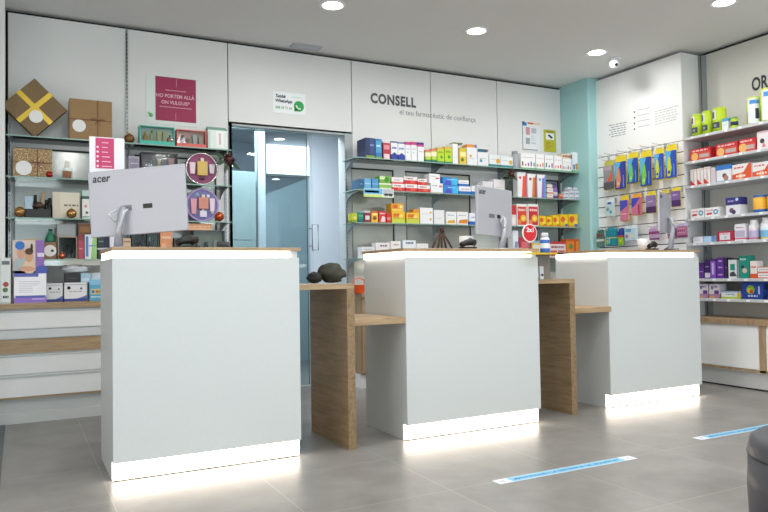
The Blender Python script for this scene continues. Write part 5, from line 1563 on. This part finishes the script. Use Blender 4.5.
p = at(187, 249, 'Y', 3.62); scanner((p.x, 3.62, CT), 0.2, 'black scanner on the left counter right of the monitor')
p = at(468, 249, 'Y', 3.62); scanner((p.x, 3.62, CT), .1, 'black scanner on the middle counter left of the monitor', 1.0)
p = at(650, 249, 'Y', 3.72); scanner((p.x, 3.70, CT), .3, 'black scanner on the right counter left of the monitor', 1.0)
# dark round holder near it on the left counter
t = thing('card_terminal', 'small black card terminal behind the scanner on the left counter', 'card terminal', (1.0, 3.80, CT+.0005), -.2)
MB().prism([(0, 0), (.09, 0), (.09, .05), (.0, .022)], -.035, .035, BLACK, 'X').build('body', t, bevel=.003)
m = MB()
for i in range(3):
    for j in range(3): m.box(-.022+.016*i, .012+.012*j, .028+.0037*j, -.012+.016*i, .02+.012*j, .032+.0037*j, '55585e')
m.build('keypad', t)

# middle counter: dried ornament, white mug, papers, red round sign
p = at(441.5, 231, 'Y', 3.70); flower((p.x, 3.70, p.z), .026, 'reddish stalked ornament standing at the middle counter left of the scanner', stems=CT+.001)
t = thing('mug', 'white mug standing behind the scanner on the middle counter', 'mug', (at(466, 235, 'Y', 3.90).x, 3.90, CT), 0)
MB().lathe([(.04, .0005), (.045, .01), (.046, .10), (.043, .10), (.04, .012)], (0, 0, 0), 'e2e3e0', 24).build('cup', t)
m = MB(); m.tube([(.045, 0, .03), (.07, 0, .04), (.07, 0, .07), (.045, 0, .08)], .005, 'e2e3e0'); m.build('handle', t)
for k, (dx, rzv) in enumerate(((0, .1), (.05, -.3))):
    o = MB().box(-.09, -.06, 0, .09, .06, .002, 'd8e0e4').build('paper', None, (at(497, 247, 'Y', 3.60).x+dx, 3.58, CT+.001+.0025*k), rzv)
    tag(o, ('lower', 'upper')[k] + ' loose sheet of paper beneath the middle monitor', 'paper', 'loose papers on the middle counter')
c = at(529.5, 233, 'Y', 3.55)
t = thing('round_sign', 'red and white round offer sign standing at the middle counter end', 'sign', (c.x, 3.55, CT), 0)
zc_ = c.z-CT; r = .058
RDM = plain('cf2230', .4, key='sign_red')
m = MB(); m.lathe([(r, -.004), (r, .004)], (0, 0, zc_), plain('f1f1f1', .4, key='sign_rim'), 40, 'Y', smooth=False); m.lathe([(r*.9, -.0055), (r*.9, -.0042)], (0, 0, zc_), RDM, 40, 'Y', smooth=False)
T = lambda x, z: Matrix.Translation((x, -.0058, zc_+z)) @ FACE_Y
text_mesh(m, '2x1', 'f4f4f4', T(-r*.5, r*.1), w=r*1.0, h=r*.5, bold=.03)
for z0, u in ((-.12, .5), (-.28, .62), (-.42, .58), (.7, .3)):
    x = -u*r
    while x < u*r:
        l = random.uniform(.08, .2)*r; m.box(x, -.0062, z0*r, min(x+l, u*r), -.0056, (z0+.08)*r, 'f0dada'); x += l+.04*r
m.build('disc', t)
m = MB(); m.tube([(0, .006, .004), (0, .006, zc_)], .003, STEEL); m.lathe([(.03, .0005), (.03, .004)], (0, .006, 0), STEEL); m.build('stand', t)

# sanitiser column on the oak desk beyond the middle counter
xc = at(544.5, 265, 'Y', 3.58).x
t = thing('display_column', 'grey-brown column holder with small yellow and black shelf on the oak desk', 'stand', (xc, 3.58, .90), 0)
m = MB(); m.box(-.047, 0, .0005, .047, .09, .1575, plain('8a8078', .5, key='taupe_card')); m.build('column', t)
xl, xr = at(527.5, 253, 'Y', 3.42).x-xc, at(557, 253, 'Y', 3.42).x-xc
m = MB(); m.box(xl, -.165, .158, -.02, -.112, .169, plain('d8b42c', .5, key='yellow_card')); m.box(-.0195, -.165, .158, xr, -.112, .169, plain('4a2026', .5, key='dark_card_red')); m.box(-.045, -.1115, .158, .06, .09, .169, plain('4a2026', .5, key='dark_card_red')); m.build('shelf', t)
t = thing('sanitiser_bottle', 'white and blue bottle standing on the column holder shelf', 'bottle', (at(545, 245, 'Y', 3.51).x+.0, 3.51, 1.0695), 0)
m = MB(); m.lathe([(.028, .0), (.031, .004), (.031, .03), (.031, .062), (.031, .085), (.024, .098), (.014, .102)], (0, 0, 0), 'e4e8f0', 20, mats=['3a6cc0', '3a6cc0', 'e4e8f0', '3a6cc0', 'e4e8f0', 'e4e8f0']); m.build('body', t)
MB().lathe([(.022, .1025), (.022, .125), (.018, .13)], (0, 0, 0), 'dfe3ea', 16).build('cap', t)
t = thing('dispenser', 'small white dispenser with dark dot standing in front of the column holder', 'dispenser', (at(541, 270, 'Y', 3.56).x, 3.552, .9005), 0)
MB().box(-.014, 0, 0, .016, .024, .085, 'dfe1e6').build('case', t, bevel=.003)
MB().lathe([(.009, -.003), (.009, -.0003)], (.001, 0, .028), '2a3550', 14, 'Y', smooth=False).build('sensor', t)

# right counter: white cup and cable
t = thing('paper_cup', 'white paper cup standing beside the scanner on the right counter', 'cup', (at(643, 235, 'Y', 3.90).x, 3.90, CT), 0)
m = MB(); m.lathe([(.036, .0005), (.048, .10), (.045, .10), (.034, .004)], (0, 0, 0), 'e6e6e6', 22); m.build('cup', t)
m = MB(); m.tube([(4.27, 3.66, CT+.004), (4.30, 3.65, CT+.02), (4.35, 3.72, CT+.008), (4.45, 3.68, CT+.012), (4.53, 3.74, CT+.004)], .004, BLACK, 6)
o = m.build('cable'); tag(o, 'black cable trailing across the right counter top', 'cable')
for o_ in (o,):
    org = Vector((4.35, 3.72, CT)); o_.data.transform(Matrix.Translation(-org)); o_.location = org

# dark bags on the oak desk by the doorway
p = at(329, 284, 'Y', 3.95)
crumple('olive and black cloth bag slumped on the oak desk', (p.x+.02, 3.95, .901), .075, .055, .115, plain('36382e', .8, key='olive_cloth', bump=.3), 'cloth_bag', 4)
p = at(316, 284, 'Y', 3.93)
crumple('small black cloth pouch left of the olive bag', (p.x-.01, 3.93, .901), .04, .045, .065, plain('1d1e22', .8, key='black_cloth'), 'cloth_pouch', 5)

# =================================================================== FLOOR MARKS AND POUF
def tape(x0, x1, y0, label):
    t = thing('floor_tape', label, 'floor sticker', (x0, y0, .0), 0, 'distance stickers on the floor')
    w = x1-x0; h = .062
    m = MB().box(0, 0, .0004, w, h, .0012, 'dfe6ee'); m.box(.075, .004, .0012, w-.075, h-.004, .0015, '82c4e6')
    text_mesh(m, 'MANTINGUEU LA DISTÀNCIA DE SEGURETAT', plain('2c5f9a', .5, key='sticker_ink'), Matrix.Translation((.10, .018, .0013)), w=w-.2, h=.028, bold=.02)
    for xx in (.02, w-.055): m.lathe([(.013, .0012), (.013, .0015)], (xx+.018, h/2, 0), 'c9b8c8', 14, smooth=False)
    m.build('strip', t)


tape(1.91, 2.765, 2.565, 'blue distance sticker strip on the floor in front of the middle counter')
tape(3.365, 4.27, 2.66, 'blue distance sticker strip on the floor near the right edge')
LEATH = plain('45454b', .45, bump=.15, scale=160, key='charcoal_leather')
e_ = at(747, 470, 'Z', .25)
px_, py_ = 2.275, 1.30
t = thing('pouf', 'round charcoal leather pouf at the photo right edge', 'pouf', (px_, py_, 0), 0)
R_ = .26
MB().lathe([(R_*.82, .02), (R_*.9, .03), (R_*.98, .12), (R_, .25), (R_*.985, .345)], (0, 0, 0), LEATH, 48).build('side', t)
MB().lathe([(R_*.985, .346), (R_*1.0, .352), (R_*.98, .362), (R_*.985, .37), (R_*.95, .40), (R_*.85, .415), (R_*.5, .42), (.001, .422)], (0, 0, 0), LEATH, 48).build('seat_cushion', t)
MB().lathe([(R_*.75, .0), (R_*.75, .02)], (0, 0, 0), BLACK, 32).build('base', t)

# ------------------------------------------------------------------ colour management
S.view_settings.view_transform = 'Standard'
S.view_settings.look = 'None'
S.view_settings.gamma = 1
S.view_settings.exposure = 0
S.view_settings.use_curve_mapping = False
